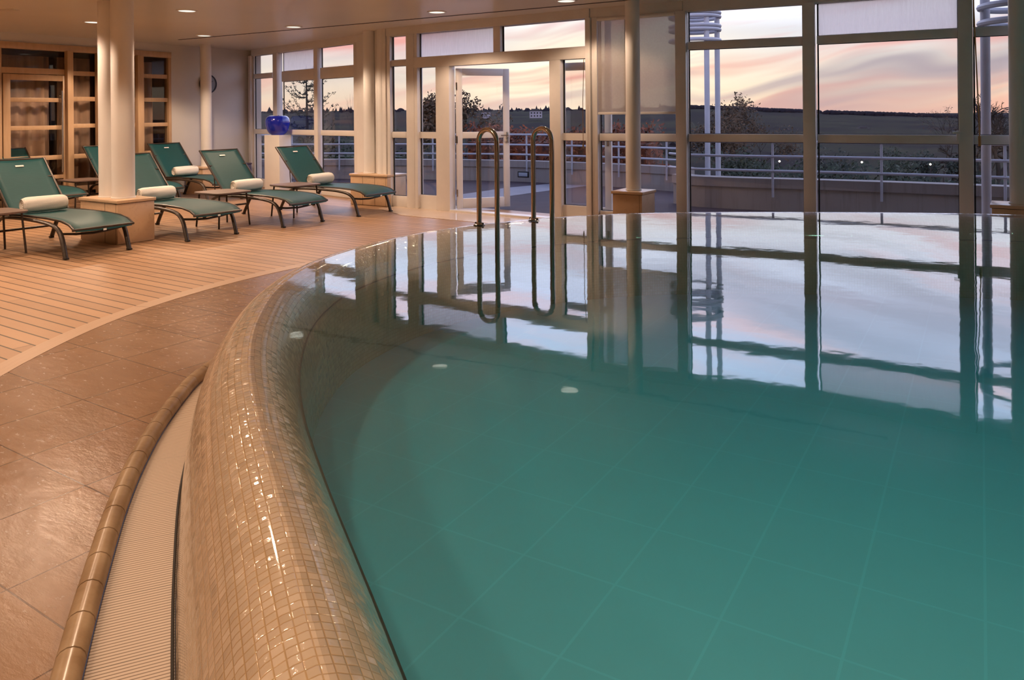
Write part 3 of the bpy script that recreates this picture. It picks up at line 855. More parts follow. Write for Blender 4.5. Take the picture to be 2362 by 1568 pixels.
curtain(spx(238) + .0, spx(312), .25, 2.32, .22, 2, 'taupe pleated curtain behind the oak bay just right of the double column')
curtain(spx(150), spx(224), .25, 2.32, .22, 3, 'taupe pleated curtain between the oak door and the double column')
curtain(spx(8), spx(132), .2, 2.32, .24, 4, 'taupe pleated curtain behind the oak door')
curtain(S_LF, sD0 + .2, .2, 2.32, .24, 5, 'taupe curtain left of the oak door')
mb = MB(); lseg(mb, S_LF + .3, S_FR - .0, 0, ZC, .1, .95, 0); struct(mb.build('wall_back_room', 'back_room', smooth=False))
mb = MB(); pp = [LW(S_LF + .3) + nL*.19, LW(S_FR) + nL*.19, LW(S_FR) + nL*1.0, LW(S_LF + .3) + nL*1.0]
mb.prism([tuple(v) for v in pp], ZC - .02, ZC + .2); mb.prism([tuple(v) for v in pp], -.06, -.01); 
for ss in (S_LF + .25, S_FR - .05): mb.seg(LW(ss) + nL*.12, LW(ss) + nL*1.0, 0, .88, 0, ZC, .06)
struct(mb.build('wall_back_room_shell', 'back_room', smooth=False))

# ------------------------------------------------------------------ columns on stone pedestals
def pedestal(name, corner, la, lb, cols, r, label, joints=(), h=.468):
    """corner nearest the camera; la along A, lb along B; cols = list of offsets along A from the centre"""
    c = Vector(corner) + A * la / 2 + B * lb / 2
    e = empty(name, (c.x, c.y, 0), math.atan2(B.y, B.x))        # local x along B, y along A
    b_ = MB(); b_.box((0, 0, (h - .035) / 2), (lb, la, h - .035), 0, .004); b_.build('body', 'stone', e)
    b_ = MB(); b_.box((0, 0, h - .0165), (lb + .03, la + .03, .033), 0, .006); b_.build('cap', 'stone_cap', e)
    k_ = MB()
    for j in joints: k_.box((-lb/2 - .0005, la/2 - j*la if False else (j - .5) * la, (h - .035)/2), (.002, .004, h - .04))
    k_.box((-lb/2 + .0, -la/2 + .03, (h-.035)/2), (.002, .003, h - .04))
    k_.box((0, 0, h - .036), (lb + .002, la + .002, .004)); k_.build('joint', 'dark', e, smooth=False)
    tag(e, label, 'pedestal', 'stone pedestals')
    out = []
    for k, (dy, lab) in enumerate(cols):
        cc = c + A * dy
        o = empty('column', (cc.x, cc.y, 0))
        b_ = MB(); b_.lathe([(r, h - .002), (r, ZC)], (0, 0, 0), 40); b_.build('shaft', 'column', o)
        b_ = MB(); b_.lathe([(r + .008, h), (r + .008, h + .012), (r, h + .014)], (0, 0, 0), 40); b_.build('base_ring', 'column', o)
        tag(o, lab, 'column'); out.append(o)
    return e
pedestal('pedestal', (-4.19, 8.27), .74, .42, [(-.125, 'front white round column of the pair on the nearest stone pedestal'), (.135, 'rear white round column half hidden behind its twin, left foreground')], .117,
         'tan stone pedestal under the large double column between the loungers', (.33,))
pedestal('pedestal', (-5.42, 13.66), .50, .42, [(-.06, 'slim white column in front of the white wall and clock')], .094, 'small stone pedestal behind the back lounger by the white wall')
pedestal('pedestal', (-1.85, 11.50), .75, .42, [(-.125, 'right column of the white pair beside the narrow window'), (.165, 'left column of the white pair beside the far-left window')], .094,
         'wide stone pedestal under twin columns beside the glass doors', (.33, .66))
pedestal('pedestal', (1.44, 8.70), .36, .36, [(0, 'single white column in front of the roller blinds')], .083, 'square stone pedestal at the far pool edge before the blinds')
pedestal('pedestal', (4.78, 7.10), .36, .36, [(-.04, 'white column at the right edge of the picture')], .083, 'stone pedestal at the right edge behind the pool')

# ------------------------------------------------------------------ ladder handrails
def handrail(pdeck, ang, label):
    e = empty('pool_handrail', (pdeck[0], pdeck[1], 0), ang)
    top, zb = 1.245, ZW
    w_ = .21; r = .0215
    # arch: legs and half circle in local xz
    pts = [(0, 0, zb + .004), (0, 0, 1.0), (0, 0, top - w_ / 2 - .02)]
    for k in range(1, 16):
        a = PI - PI * k / 16; pts.append((w_/2 + w_/2 * math.cos(a), 0, top - w_/2 - r + w_/2 * math.sin(a)))
    pts += [(w_, 0, top - w_/2 - .02), (w_, 0, .9), (w_, 0, .2), (w_, 0, -.25)]
    b_ = MB(); b_.tube(pts, r, 16, up=Vector((0, 1, 0))); b_.build('rail_tube', 'steel', e)
    b_ = MB(); b_.lathe([(0, 0), (.05, 0), (.05, .006), (.03, .012), (.0225, .02)], (0, 0, zb), 20); b_.build('flange', 'steel', e)
    for s_ in (-1, 1):
        b_ = MB(); b_.lathe([(0, 0), (.010, 0), (.010, .014), (0, .018)], (s_ * .04, 0, zb + .004), 10); b_.build('bolt', 'dark', e)
    tag(e, label, 'handrail', 'pool ladder handrails')
pd1 = at(1103.5, 518, ZW); pd2 = at(1229, 507.5, ZW)
handrail(pd1, R(-42), 'left polished steel ladder handrail arching over the far pool edge')
handrail(pd2, R(-42), 'right polished steel ladder handrail arching over the far pool edge')

# ------------------------------------------------------------------ roll edge tiles
RP = off(lambda i: d_roll(i) + .015)
arcs = [0.0]
for i in range(NW): arcs.append(arcs[-1] + (RP[(i+1) % NW] - RP[i]).length)
def on_curve(s):
    s %= arcs[-1]
    for i in range(NW):
        if arcs[i+1] >= s: 
            t = (s - arcs[i]) / (arcs[i+1] - arcs[i]); return RP[i].lerp(RP[(i+1) % NW], t)
e = empty('gutter_edge'); tag(e, 'row of rounded glazed edge tiles between the stone floor and the grate', 'edging')
# visible stretch: from behind the camera to the far side of the rim
i0 = min(range(NW), key=lambda i: (RP[i] - Vector((-.45, .75))).length); i1 = min(range(NW), key=lambda i: (RP[i] - Vector((-1.55, 5.2))).length)
s = arcs[i0]; nk = 0
while s < arcs[i1]:
    b_ = MB(); pts = [on_curve(s + .003 + .144 * k / 4) for k in range(5)]
    b_.tube([(q_.x, q_.y, .003) for q_ in pts], .036, 14, sx=1.0); b_.build('edge_tile', 'roll', e)
    s += .15; nk += 1

# ------------------------------------------------------------------ sun loungers
def lounger():
    e = empty('sun_lounger')
    W_ = .63
    side = [(0, .0), (.035, .10), (.075, .20), (.13, .262), (.22, .300), (.40, .322), (.70, .332), (1.0, .330), (1.22, .318), (1.34, .285), (1.42, .22), (1.50, .10), (1.56, .0)]
    sp = spline([(0, u, z) for u, z in side], 4)
    for x in (.0, W_):
        b_ = MB(); b_.tube([(x, p.y, p.z) for p in sp], .024, 10, sx=.75, up=Vector((1, 0, 0))); b_.build('side_frame', 'bronze', e)
    # slings
    def sling(path, name, bow):
        pts = spline([(0, u, z) for u, z in path], 5)
        rows = []
        for p in pts:
            rows.append([(.035 + (W_ - .07) * j / 8, p.y, p.z - bow * math.sin(PI * j / 8)) for j in range(9)])
        b_ = MB(); b_.grid(rows); o = b_.build(name, 'fabric', e)
        sm = o.modifiers.new('thick', 'SOLIDIFY'); sm.thickness = .005
        return o
    sling([(-.115, .262), (-.10, .290), (-.02, .328), (.12, .352), (.35, .366), (.65, .368), (.95, .362), (1.16, .358)], 'seat_sling', .008)
    bk = sling([(1.15, .352), (1.32, .525), (1.50, .72), (1.665, .892)], 'back_sling', .012)
    for x in (.022, W_ - .022):
        b_ = MB(); b_.tube([(x, -.10, .286), (x, -.02, .325), (x, .12, .35), (x, .4, .362), (x, .8, .362), (x, 1.15, .352)], .011, 8, up=Vector((1,0,0))); b_.build('seat_rail', 'bronze', e)
        b_ = MB(); b_.tube([(x, 1.14, .345), (x, 1.40, .61), (x, 1.672, .900)], .013, 8, up=Vector((1,0,0))); b_.build('back_rail', 'bronze', e)
    b_ = MB(); b_.tube([(.022, 1.670, .896), (W_ - .022, 1.670, .896)], .010, 8); b_.build('top_bar', 'bronze', e)
    b_ = MB(); b_.tube([(.01, -.102, .280), (W_ - .01, -.102, .280)], .013, 8); b_.build('foot_bar', 'bronze', e)
    b_ = MB(); b_.tube([(.0, .10, .235), (.15, .10, .215), (W_/2, .10, .205), (W_ - .15, .10, .215), (W_, .10, .235)], .012, 8); b_.build('cross_bar', 'bronze', e)
    b_ = MB(); b_.tube([(.0, 1.46, .15), (W_, 1.46, .15)], .013, 8); b_.build('cross_bar', 'bronze', e)
    b_ = MB(); b_.tube([(.03, 1.47, .70), (.12, 1.51, .70), (W_/2, 1.545, .69), (W_ - .12, 1.51, .70), (W_ - .03, 1.47, .70)], .010, 8); b_.build('back_brace', 'bronze', e)
    b_ = MB(); b_.tube([(.06, 1.42, .62), (.06, 1.40, .34), (W_ - .06, 1.40, .34), (W_ - .06, 1.42, .62)], .008, 8); b_.build('prop_stay', 'bronze', e)
    # white maker's tag near the top and at the foot
    t_ = MB(); mt = Matrix.Rotation(R(47), 4, 'X')
    t_.box((W_/2, 1.592, .826), (.085, .02, .004), 0, 0, mt); t_.build('fabric_tag', 'tag', e, smooth=False)
    t_ = MB(); t_.box((W_/2, -.118, .258), (.03, .004, .018)); t_.build('foot_tag', 'tag', e, smooth=False)
    for x in (0, W_):
        for u in (0.0, 1.56):
            t_ = MB(); t_.box((x, u, .008), (.04, .05, .016), 0, .004); t_.build('foot_cap', 'dark', e)
    return e
def towel():
    e = empty('rolled_towel')
    b_ = MB(); L_ = .44; n = 26; tr_ = random.Random(4)
    rows = []
    for i in range(n + 1):
        x = -L_/2 + L_ * i / n
        k = 1 - .25 * (abs(2*i/n - 1) ** 10)
        rows.append([(x, k * .078 * (1 + .03*math.sin(j*1.7 + i*.2)) * math.cos(2*PI*j/28), k * .080 * (1 + .03*math.sin(j*1.1)) * math.sin(2*PI*j/28)) for j in range(29)])
    b_.grid(rows); bmesh.ops.remove_doubles(b_.bm, verts=b_.bm.verts, dist=1e-5); b_.build('towel_roll', 'towel', e, ang=80)
    for s_ in (-1, 1):
        b_ = MB(); pts = []
        for k in range(60):
            a = k * .36; r = .068 - .058 * k / 60
            pts.append((s_ * (L_/2 - .012), r * math.cos(a), r * math.sin(a)))
        b_.tube(pts, .0058, 6); b_.build('spiral_end', 'towel', e)
        b_ = MB(); b_.tube([(s_*(L_/2 - .03), 0, 0), (s_*(L_/2 - .016), 0, 0)], .071, 24); b_.build('end_fill', 'towel', e)
    return e
RZ = math.atan2(B.y, B.x)
spots = [(-4.27, 7.45, 'teal sling lounger nearest the camera, left foreground, with a rolled towel'),
         (-3.53, 8.46, 'teal lounger partly hidden behind the big double column, second in the front row'),
         (-2.78, 9.45, 'teal lounger right of the double column, third in the front row'),
         (-2.06, 10.42, 'teal lounger closest to the windows and white plinth, last in the front row'),
         (-6.42, 10.55, 'teal lounger at the left edge behind the nearest lounger'),
         (-5.42, 11.42, 'teal lounger against the oak partition seen left of the double column'),
         (-4.80, 12.30, 'dark teal lounger by the oak partition end and white wall')]
proto = lounger(); tproto = towel()
tl_lab = ['large rolled white towel on the nearest lounger', 'rolled white towel on the lounger behind the double column', 'rolled white towel on the third front lounger beside a side table',
          'rolled white towel on the lounger nearest the windows', 'rolled white towel seen through the nearest lounger backrest', 'rolled white towel just left of the double column', 'rolled white towel on the back lounger by the white wall']
for i, (x, y, lab) in enumerate(spots):
    o = proto if i == 0 else copy_tree(proto)
    o.location = (x, y, 0); o.rotation_euler = (0, 0, RZ); tag(o, lab, 'sun lounger', 'teal sun loungers on the deck')
    t = tproto if i == 0 else copy_tree(tproto)
    c = Vector((x, y)) + B * .315 + A * (1.06 + .01 * (i % 3))
    t.location = (c.x, c.y, .444); t.rotation_euler = (R(20 * i), 0, RZ + R((i * 37 % 7) - 3)); tag(t, tl_lab[i], 'towel', 'rolled towels on the loungers')

def side_table():
    e = empty('side_table')
    b_ = MB(); H_ = .415; pts = []
    for k in range(48):
        a = 2*PI*k/48; c_, s_ = math.cos(a), math.sin(a)
        r = .262 / (abs(c_)**7 + abs(s_)**7) ** (1/7)
        pts.append((r * c_, r * s_))
    b_.prism(pts, H_, H_ + .012); b_.prism([(x*.985, y*.985) for x, y in pts], H_ - .008, H_); b_.build('table_top', 'table', e, ang=50)
    for sx_ in (-1, 1):
        for sy_ in (-1, 1):
            b_ = MB(); b_.tube([(sx_*.195, sy_*.195, H_ - .004), (sx_*.222, sy_*.222, 0)], .011, 8); b_.build('leg', 'bronze', e)
    b_ = MB(); b_.tube([(-.195, -.195, H_-.02), (.195, -.195, H_-.02), (.195, .195, H_-.02), (-.195, .195, H_-.02)], .008, 8, closed=True); b_.build('under_frame', 'bronze', e)
    return e
tp = side_table()
tspots = [(-5.19, 7.76, 'bronze side table cut by the left edge beside the nearest lounger'), (-3.59, 9.67, 'bronze side table between the second and third front loungers'),
          (-2.955, 10.61, 'bronze side table beside the lounger closest to the windows'), (-6.48, 11.75, 'bronze side table between the two back loungers left of the double column')]
for i, (x, y, lab) in enumerate(tspots):
    o = tp if i == 0 else copy_tree(tp)
    o.location = (x, y, 0); o.rotation_euler = (0, 0, RZ); tag(o, lab, 'side table', 'small side tables between the loungers')

# ------------------------------------------------------------------ plinth with blue apple
pc = at(644, 444, 0)
c = Vector(pc) + A * .20 + B * .13
mb = MB(); mb.box((0, 0, .507), (.27, .40, 1.014), 0, .004); o = mb.build('display_plinth', 'white_block'); o.location = (c.x, c.y, 0); o.rotation_euler = (0, 0, RZ)
tag(o, 'tall white plinth carrying the blue apple in front of the far window', 'plinth')
e = empty('apple_sculpture', (c.x, c.y, 1.014))
b_ = MB(); b_.lathe([(0, .02), (.06, .004), (.11, .0), (.155, .035), (.19, .10), (.212, .18), (.216, .24), (.200, .30), (.165, .335), (.12, .345), (.075, .335), (.035, .31), (0, .29)], (0, 0, 0), 48)
b_.build('body', 'apple', e)
b_ = MB(); b_.tube([(0, 0, .285), (.004, 0, .32), (.018, .004, .352)], .009, 8); b_.build('stem', 'apple', e)
tag(e, 'shiny cobalt blue apple sculpture on the white plinth', 'sculpture')

# wall clock, maroon bin, sockets
cl = LW(spx(478)) - nL * .02
e = empty('wall_clock', (cl.x, cl.y, 1.96), math.atan2(B.y, B.x))
b_ = MB(); b_.lathe([(0, 0), (.175, 0), (.18, .015), (.175, .035), (.155, .03), (.155, .018), (0, .018)], (0, 0, 0), 40)
bmesh.ops.rotate(b_.bm, cent=(0,0,0), matrix=Matrix.Rotation(R(90), 3, 'X'), verts=b_.bm.verts); b_.build('rim', 'clock_rim', e)
b_ = MB(); b_.lathe([(0, .019), (.154, .019), (.154, .022), (0, .022)], (0, 0, 0), 40); bmesh.ops.rotate(b_.bm, cent=(0,0,0), matrix=Matrix.Rotation(R(90), 3, 'X'), verts=b_.bm.verts); b_.build('dial', 'clock_face', e)
for an, ln in ((R(60), .10), (R(-40), .14)):
    b_ = MB(); b_.tube([(0, -.026, 0), (ln*math.sin(an), -.026, ln*math.cos(an))], .004, 6); b_.build('hand', 'dark', e)
tag(e, 'round dark wall clock mostly hidden behind the slim column', 'clock')
bn = LW(.33) - nL * .16
e = empty('waste_bin', (bn.x, bn.y, 0), RZ)
b_ = MB(); b_.box((0, 0, .215), (.24, .22, .43), 0, .012); b_.build('bin_body', 'maroon', e)
b_ = MB(); b_.box((0, 0, .445), (.25, .23, .03), 0, .006); b_.build('lid', 'maroon', e)
tag(e, 'dark maroon bin on the floor in the far wall corner', 'bin')
sk = LW(.5) + nL * -.004
e = empty('wall_socket', (sk.x, sk.y, .56), RZ); b_ = MB(); b_.box((0, 0, 0), (.08, .012, .08), 0, .003); b_.build('plate', 'tag', e)
b_ = MB(); b_.box((0, -.007, 0), (.035, .004, .035), 0, .002); b_.build('outlet', 'dark', e); tag(e, 'small white socket on the white wall above the maroon bin', 'socket')

# ------------------------------------------------------------------ downlights
def downlight(x, y, label, power):
    e = empty('ceiling_downlight', (x, y, ZC))
    b_ = MB(); b_.lathe([(.125, 0), (.122, -.008), (.100, -.010), (.096, -.004)], (0, 0, 0), 32); b_.build('trim_ring', 'frame', e)
    b_ = MB(); b_.lathe([(0, -.006), (.097, -.006), (.097, -.003), (0, -.003)], (0, 0, 0), 32); b_.build('lens', 'lens', e)
    l = bpy.data.lights.new('downlight_lamp', 'SPOT'); l.energy = power; l.color = LAMP_COL; l.spot_size = R(136); l.spot_blend = .28; l.shadow_soft_size = .07
    lo = bpy.data.objects.new('lamp', l); COL.objects.link(lo); lo.parent = e; lo.location = (0, 0, -.09)
    tag(e, label, 'ceiling light', 'recessed ceiling downlights'); return e
seen = [((-3.93, 9.46), 'round ceiling downlight just right of the large double column'), ((-5.63, 10.5), 'ceiling downlight peeping out left of the large double column'),
        ((-4.87, 12.37), 'ceiling downlight directly above the slim column'), ((-3.14, 11.26), 'ceiling downlight over the lounger nearest the windows'),
        ((-.93, 9.78), 'ceiling downlight above the open glass doors'), ((.63, 8.9), 'ceiling downlight cut by the top edge left of the single column')]
for (x, y), lab in seen: downlight(x, y, lab, LAMP_W * (.4 if x > 0 else (.7 if x > -1 else 1)))
for x, y in ((-5.25, 8.3), (-7.2, 9.0), (-6.6, 6.4), (-4.0, 6.6), (-2.4, 5.3), (-4.6, 4.3), (-2.9, 2.6), (-6.5, 2.5), (-.9, .6), (-3.2, -.6), (-1.2, -2.6),
             (1.2, 2.6), (3.6, 3.0), (5.9, 2.6), (2.4, -.2), (5.0, -.6), (1.2, -3.4), (4.2, -3.8)):  # unseen: some inferred from slab glints, those over the pool added as fill
    downlight(x, y, 'unseen round ceiling downlight outside the picture', LAMP_W * (.55 if x > 3 else 1.0))
downlight(-6.02, 11.78, 'added ceiling downlight, unseen behind the large double column', LAMP_W * .8)  # added out of sight to brighten the curtains behind the partition

# ================================================================== OUTDOORS
# terrace
terr = [(-13, 15.6), (-5.2, 15.4), (-2.3, 12.85), (-1.7, 11.75), (1.05, 9.75), (2.05, 9.15), (3.3, 8.55), (4.6, 7.8), (6.35, 6.9), (8.5, 5.7), (12, 5.0), (16, 3.0), (17, 6.5), (9, 10.0), (5.2, 11.0), (2.7, 12.6), (2.9, 14.1), (1.3, 15.4), (0, 16.3), (-2.5, 17.2), (-6, 18.0), (-13, 19.5)]
mb = MB(); mb.prism(terr, -.35, -.012); struct(mb.build('ground_terrace', 'terrace', smooth=False), 'dusk lit boarded terrace outside the windows')
a0 = at(1060, 453, 0); a1 = at(1272, 436, 0); a2 = at(1275, 421, 0); a3 = at(1180, 427, 0); a4 = at(1056, 444, 0)
mb = MB(); mb.prism([(-2.0, 11.9), (-.83, 12.4), (-.09, 12.9), (.64, 13.8), (1.5, 14.75), (.7, 15.1), (-.1, 14.4), (-.88, 13.26), (-2.2, 12.85)], -.03, -.004); struct(mb.build('path_terrace', 'strip', smooth=False), 'pale strip of paving crossing the terrace')

def path_offset(P, d):
    out = []
    for i, p in enumerate(P):
        a = P[max(0, i-1)]; b = P[min(len(P)-1, i+1)]; t = (b - a).normalized(); out.append(p + Vector((-t.y, t.x)) * d)
    return out
def parapet(name, P, ztop, label, railz, posts_at, glabel):
    P = [Vector((p.x, p.y)) for p in spline([(x, y, 0) for x, y in P], 6)]
    e = empty(name); tag(e, label, 'parapet')
    def ribbon(i0, d0, d1, z0, z1, nm, m_):
        a, b = path_offset(P, d0), path_offset(P, d1)
        mb = MB(); mb.prism([(v.x, v.y) for v in a] + [(v.x, v.y) for v in b[::-1]], z0, z1); return mb.build(nm, m_, e, smooth=False)
    ribbon(0, 0, .22, -.34, ztop - .13, 'wall_body', 'parapet')
    ribbon(0, -.025, .245, ztop - .13, ztop, 'coping', 'parapet')
    r = empty(name.replace('parapet', 'railing') if 'parapet' in name else 'railing'); tag(r, glabel, 'railing', 'white terrace railings')
    Q = path_offset(P, -.06)
    for z in railz:
        m_ = MB(); m_.tube([(v.x, v.y, z) for v in Q], .019, 8); m_.build('rail', 'rail', r)
    Q2 = path_offset(P, -.055)
    acc = 0; nxt = .3
    for i in range(1, len(Q2)):
        d = (Q2[i] - Q2[i-1]).length
        while acc + d >= nxt:
            v = Q2[i-1].lerp(Q2[i], (nxt - acc) / d); m_ = MB(); m_.tube([(v.x, v.y, .18), (v.x, v.y, railz[0])], .017, 8); m_.build('post', 'rail', r)
            nxt += posts_at
        acc += d
    return e
parapet('terrace_parapet', [(-11, 19.0), (-6.0, 17.2), (-3.2, 16.75), (-1.5, 16.35), (0, 15.8), (1.2, 15.0), (2.3, 14.05), (2.95, 13.3)], .41, 'low weathered parapet wall beyond the open doors', (.94, .736, .54), 1.05,
        'white tubular railing with three rails beyond the open doors')
parapet('terrace_parapet', [(2.42, 11.75), (2.6, 11.35), (3.2, 10.95), (4.1, 10.5), (5.0, 10.0), (5.9, 9.4), (7.0, 8.7), (8.6, 7.6), (11, 6.0)], .43, 'low pale parapet wall outside the large right-hand windows', (.94, .74, .54), 1.35,
        'white tubular railing outside the large right-hand windows')
# recessed wall light in the left parapet
cc = Vector(at(1206, 404, .20 + .02)); cc = Vector(((1206-1181)/F*15.38, 15.38))
e = empty('wall_light', (cc.x, cc.y, .16), R(-32)); b_ = MB(); b_.box((0, 0, 0), (.25, .03, .12), 0, .005); b_.build('frame', 'dark', e)
b_ = MB(); b_.box((0, -.017, 0), (.20, .006, .075), 0, .002); b_.build('diffuser', 'fixture_glass', e); tag(e, 'small rectangular black framed wall light low on the parapet beyond the doors', 'wall light')

# ring topped mast clusters
def mast(x, y, r, posts, rings, pr, label):
    e = empty('steel_mast', (x, y, 0))
    for a in posts:
        b_ = MB(); b_.tube([(r * math.cos(a), r * math.sin(a), -.02), (r * math.cos(a), r * math.sin(a), 4.6)], pr, 14); b_.build('pole', 'rail', e)
    for z in rings:
        b_ = MB(); b_.tube([((r + pr) * math.cos(2*PI*k/40), (r + pr) * math.sin(2*PI*k/40), z) for k in range(40)], .035, 8, closed=True); b_.build('ring', 'rail', e)
    tag(e, label, 'mast', 'white ring topped masts')
mast((1604-1181)/F*14.4, 14.4, .40, (R(-20), R(-72), R(215), R(110)), (2.67, 2.86, 2.93, 3.10, 3.17), .047, 'cluster of white steel poles ringed near the top, outside right of the blinds')
mast((2372-1181)/F*8.15, 8.15, .38, (R(150), R(10), R(270)), (2.27, 2.44, 3.0), .047, 'white steel poles with rings outside the far right window')
mb = MB(); mb.tube([(1.31, 10.6, -.01), (1.31, 10.6, 2.9)], .045, 14); tag(mb.build('terrace_post', 'rail'), 'white steel post outside the roller blinds', 'post')

# land: valley, wooded slopes and far ridge
def ridge_elev(px):
    K = [(300, .010), (583, .0085), (905, .0092), (1100, .0085), (1360, .0085), (1560, .011), (1700, .0085), (1760, .0062), (1885, .0030), (2210, -.0035), (2360, -.004), (2900, -.004)]
    for (a, x), (b, y) in zip(K, K[1:]):
        if px <= b: return x + (y - x) * max(0, (px - a)) / (b - a)
    return K[-1][1]
random.seed(7)
rows = []
dist = [21, 26, 33, 45, 60, 80, 105, 140, 190, 250, 330, 430, 520, 600]
for ri, r in enumerate(dist):
    row = []
    for k in range(161):
        a = R(-52 + 112 * k / 160); px = 1181 + F * math.tan(a) if abs(a) < R(50) else (300 if a < 0 else 2900)
        top = EYE + ridge_elev(px) * 520 - 1.6
        t = min(1, max(0, (r - 60) / (520 - 60)))
        z = -7.5 * (1 - t ** 1.3) + top * t ** 1.3
        if r > 520: z = top - 6 * (r - 520) / 80
        if r < 60: z = -3.0 - 4.5 * (r - 21) / 39
        z += random.uniform(-.25, .25) * min(1, r / 150)
        row.append((r * math.sin(a) / max(.5, math.cos(a)) * math.cos(a) if True else 0, r * math.cos(a), z))
    rows.append(row)
mb = MB(); mb.grid(rows); o = mb.build('ground_valley', 'land', ang=80)
if o.data.polygons[0].normal.z < 0: o.data.flip_normals()
struct(o, 'dark wooded valley and ridge beyond the terrace')
# far forest crest: cones and rounded crowns
random.seed(11)
mb = MB()
for i in range(620):
    a = R(random.uniform(-24, 12.5)); r = random.uniform(480, 525); px = 1181 + F * math.tan(a)
    x, y = r * math.sin(a), r * math.cos(a); z0 = EYE + ridge_elev(px) * r - 4
    h = random.uniform(2.2, 5.2) if random.random() < .82 else random.uniform(5, 7); w_ = h * random.uniform(.16, .30)
    if random.random() < .6: h *= .8; prof_ = [(w_, 0), (w_*.75, h*.35), (w_*.42, h*.7), (0, h)]
    else: h *= .7; prof_ = [(w_*.8, 0), (w_*1.5, h*.3), (w_*1.2, h*.6), (w_*.5, h*.78), (0, h*.82)]
    mb.lathe(prof_, (x, y, z0), 6)
for i in range(260):
    a = R(random.uniform(12.5, 40)); r = random.uniform(470, 520); px = 1181 + F * math.tan(a)
    mb.lathe([(2.5, 0), (3.0, 1.2), (2.0, 2.3), (0, 2.9)], (r*math.sin(a), r*math.cos(a), EYE + ridge_elev(px) * r - 3.2), 6)
tag(mb.build('treeline', 'hill', ang=60), 'dark distant forest along the horizon ridge', 'forest', kind='stuff')
# mid distance woodland masses
random.seed(5)
def blobs(n, a0, a1, r0, r1, h0, h1, m_, label, cat, seed):
    rn = random.Random(seed); mb = MB()
    for i in range(n):
        a = R(rn.uniform(a0, a1)); r = rn.uniform(r0, r1); h = rn.uniform(h0, h1)
        t = min(1, max(0, (r - 60) / 460)); z = -7.5 * (1 - t**1.3) if r > 60 else -3.0 - 4.5*(r-21)/39
        s_ = h * rn.uniform(.45, .7)
        mb.lathe([(s_ * .6, 0), (s_ * rn.uniform(.9, 1.1), h * .35), (s_ * rn.uniform(.6, .95), h * .7), (s_ * .25, h * .93), (0, h)], (r*math.sin(a), r*math.cos(a), z - .4), 7)
    return tag(mb.build(o_name(cat), m_, ang=30), label, cat, kind='stuff')
def o_name(c): return c.replace(' ', '_')
blobs(420, -24, 13, 110, 420, 1.2, 2.6, 'land', 'dark wood filling the valley behind the left and middle windows', 'woodland', 3)

# leafy masses made of many small leaves round a centre
def leafy(mb, c, rad, n, size, rn, flat=1.0):
    for i in range(n):
        d = Vector((rn.gauss(0, 1), rn.gauss(0, 1), rn.gauss(0, 1) * flat)).normalized() * rad * rn.random() ** .45
        p = Vector(c) + Vector((d.x, d.y, d.z * flat))
        t1 = Vector((rn.uniform(-1,1), rn.uniform(-1,1), rn.uniform(-1,1))).normalized(); t2 = t1.orthogonal().normalized()
        s_ = size * rn.uniform(.6, 1.3)
        vs = [mb.bm.verts.new(p + t1*s_*.5), mb.bm.verts.new(p + t2*s_*.3), mb.bm.verts.new(p - t1*s_*.5), mb.bm.verts.new(p - t2*s_*.3)]
        mb.bm.faces.new(vs)
def grow(wood, tips, p, d, L_, r, lev, rn, spread, up):
    q = p + d * L_
    mid = p + d * L_ * .5 + Vector((rn.uniform(-1,1), rn.uniform(-1,1), 0)) * L_ * .06
    wood.tube([p, mid, q], r, 5, radii=[r, r*.85, r*.68])
    if lev == 0: tips.append(q); return
    n = rn.choice((2, 3, 3))
    for k in range(n):
        nd = (d + Vector((rn.gauss(0, spread), rn.gauss(0, spread), rn.gauss(0, spread*.6) + up))).normalized()
        grow(wood, tips, q, nd, L_ * rn.uniform(.62, .85), r * .62, lev - 1, rn, spread, up)
    if lev <= 3: tips.append(q)
def tree(name, px, Y, ytop, zbase, lev, spread, up, leafm, nleaf, lsize, lrad, label, seed, trunk=.3, r0=.10, scale=1):
    rn = random.Random(seed); X = (px - 1181) / F * Y; ztop = EYE + (HZ(px) - ytop) / F * Y
    Ht = ztop - zbase
    e = empty(name, (X, Y, zbase)); wood = MB(); tips = []
    grow(wood, tips, Vector((0, 0, 0)), Vector((0, 0, 1)), 1.0, r0 / Ht * 3, lev, rn, spread, up)
    zmax = max(t.z for t in tips); k = Ht / zmax
    bmesh.ops.scale(wood.bm, vec=(k*scale, k*scale, k), verts=wood.bm.verts); wood.build('branches', 'bark', e, ang=80)
    if nleaf:
        lv = MB()
        for t in tips: leafy(lv, (t.x*k*scale, t.y*k*scale, t.z*k), lrad, nleaf, lsize, rn)
        lv.build('foliage', leafm, e, smooth=False)
    return tag(e, label, 'tree')
# autumn tree behind the doors
tree('autumn_tree', 1052, 34, 216, -4.5, 6, .36, .10, 'leaf_brown', 7, .16, .38, 'brown leaved autumn tree seen through the open door leaf', 3, scale=.62)
tree('autumn_tree', 985, 36, 224, -4.5, 6, .36, .10, 'leaf_brown', 7, .16, .38, 'brown leaved autumn tree behind the left side light', 9, scale=.55)
tree('bare_tree', 1680, 42, 222, -5, 6, .34, .12, 'leaf_brown', 5, .16, .35, 'thin leaved tree just right of the steel poles', 14, scale=.6)
tree('bare_tree', 1745, 44, 230, -5, 6, .40, .06, 'leaf_brown', 4, .15, .35, 'thin leaved tree left of the first big post', 21, scale=.75)
tree('bare_oak', 2275, 30, 212, -4.0, 7, .50, -.01, 'leaf_brown', 0, .1, .3, 'spreading bare oak behind the right-most window', 31, scale=.85, r0=.34)
tree('bare_oak', 2345, 33, 218, -4.0, 7, .48, .0, 'leaf_brown', 0, .1, .3, 'bare oak at the right edge beyond the steel poles', 35, scale=.8, r0=.34)
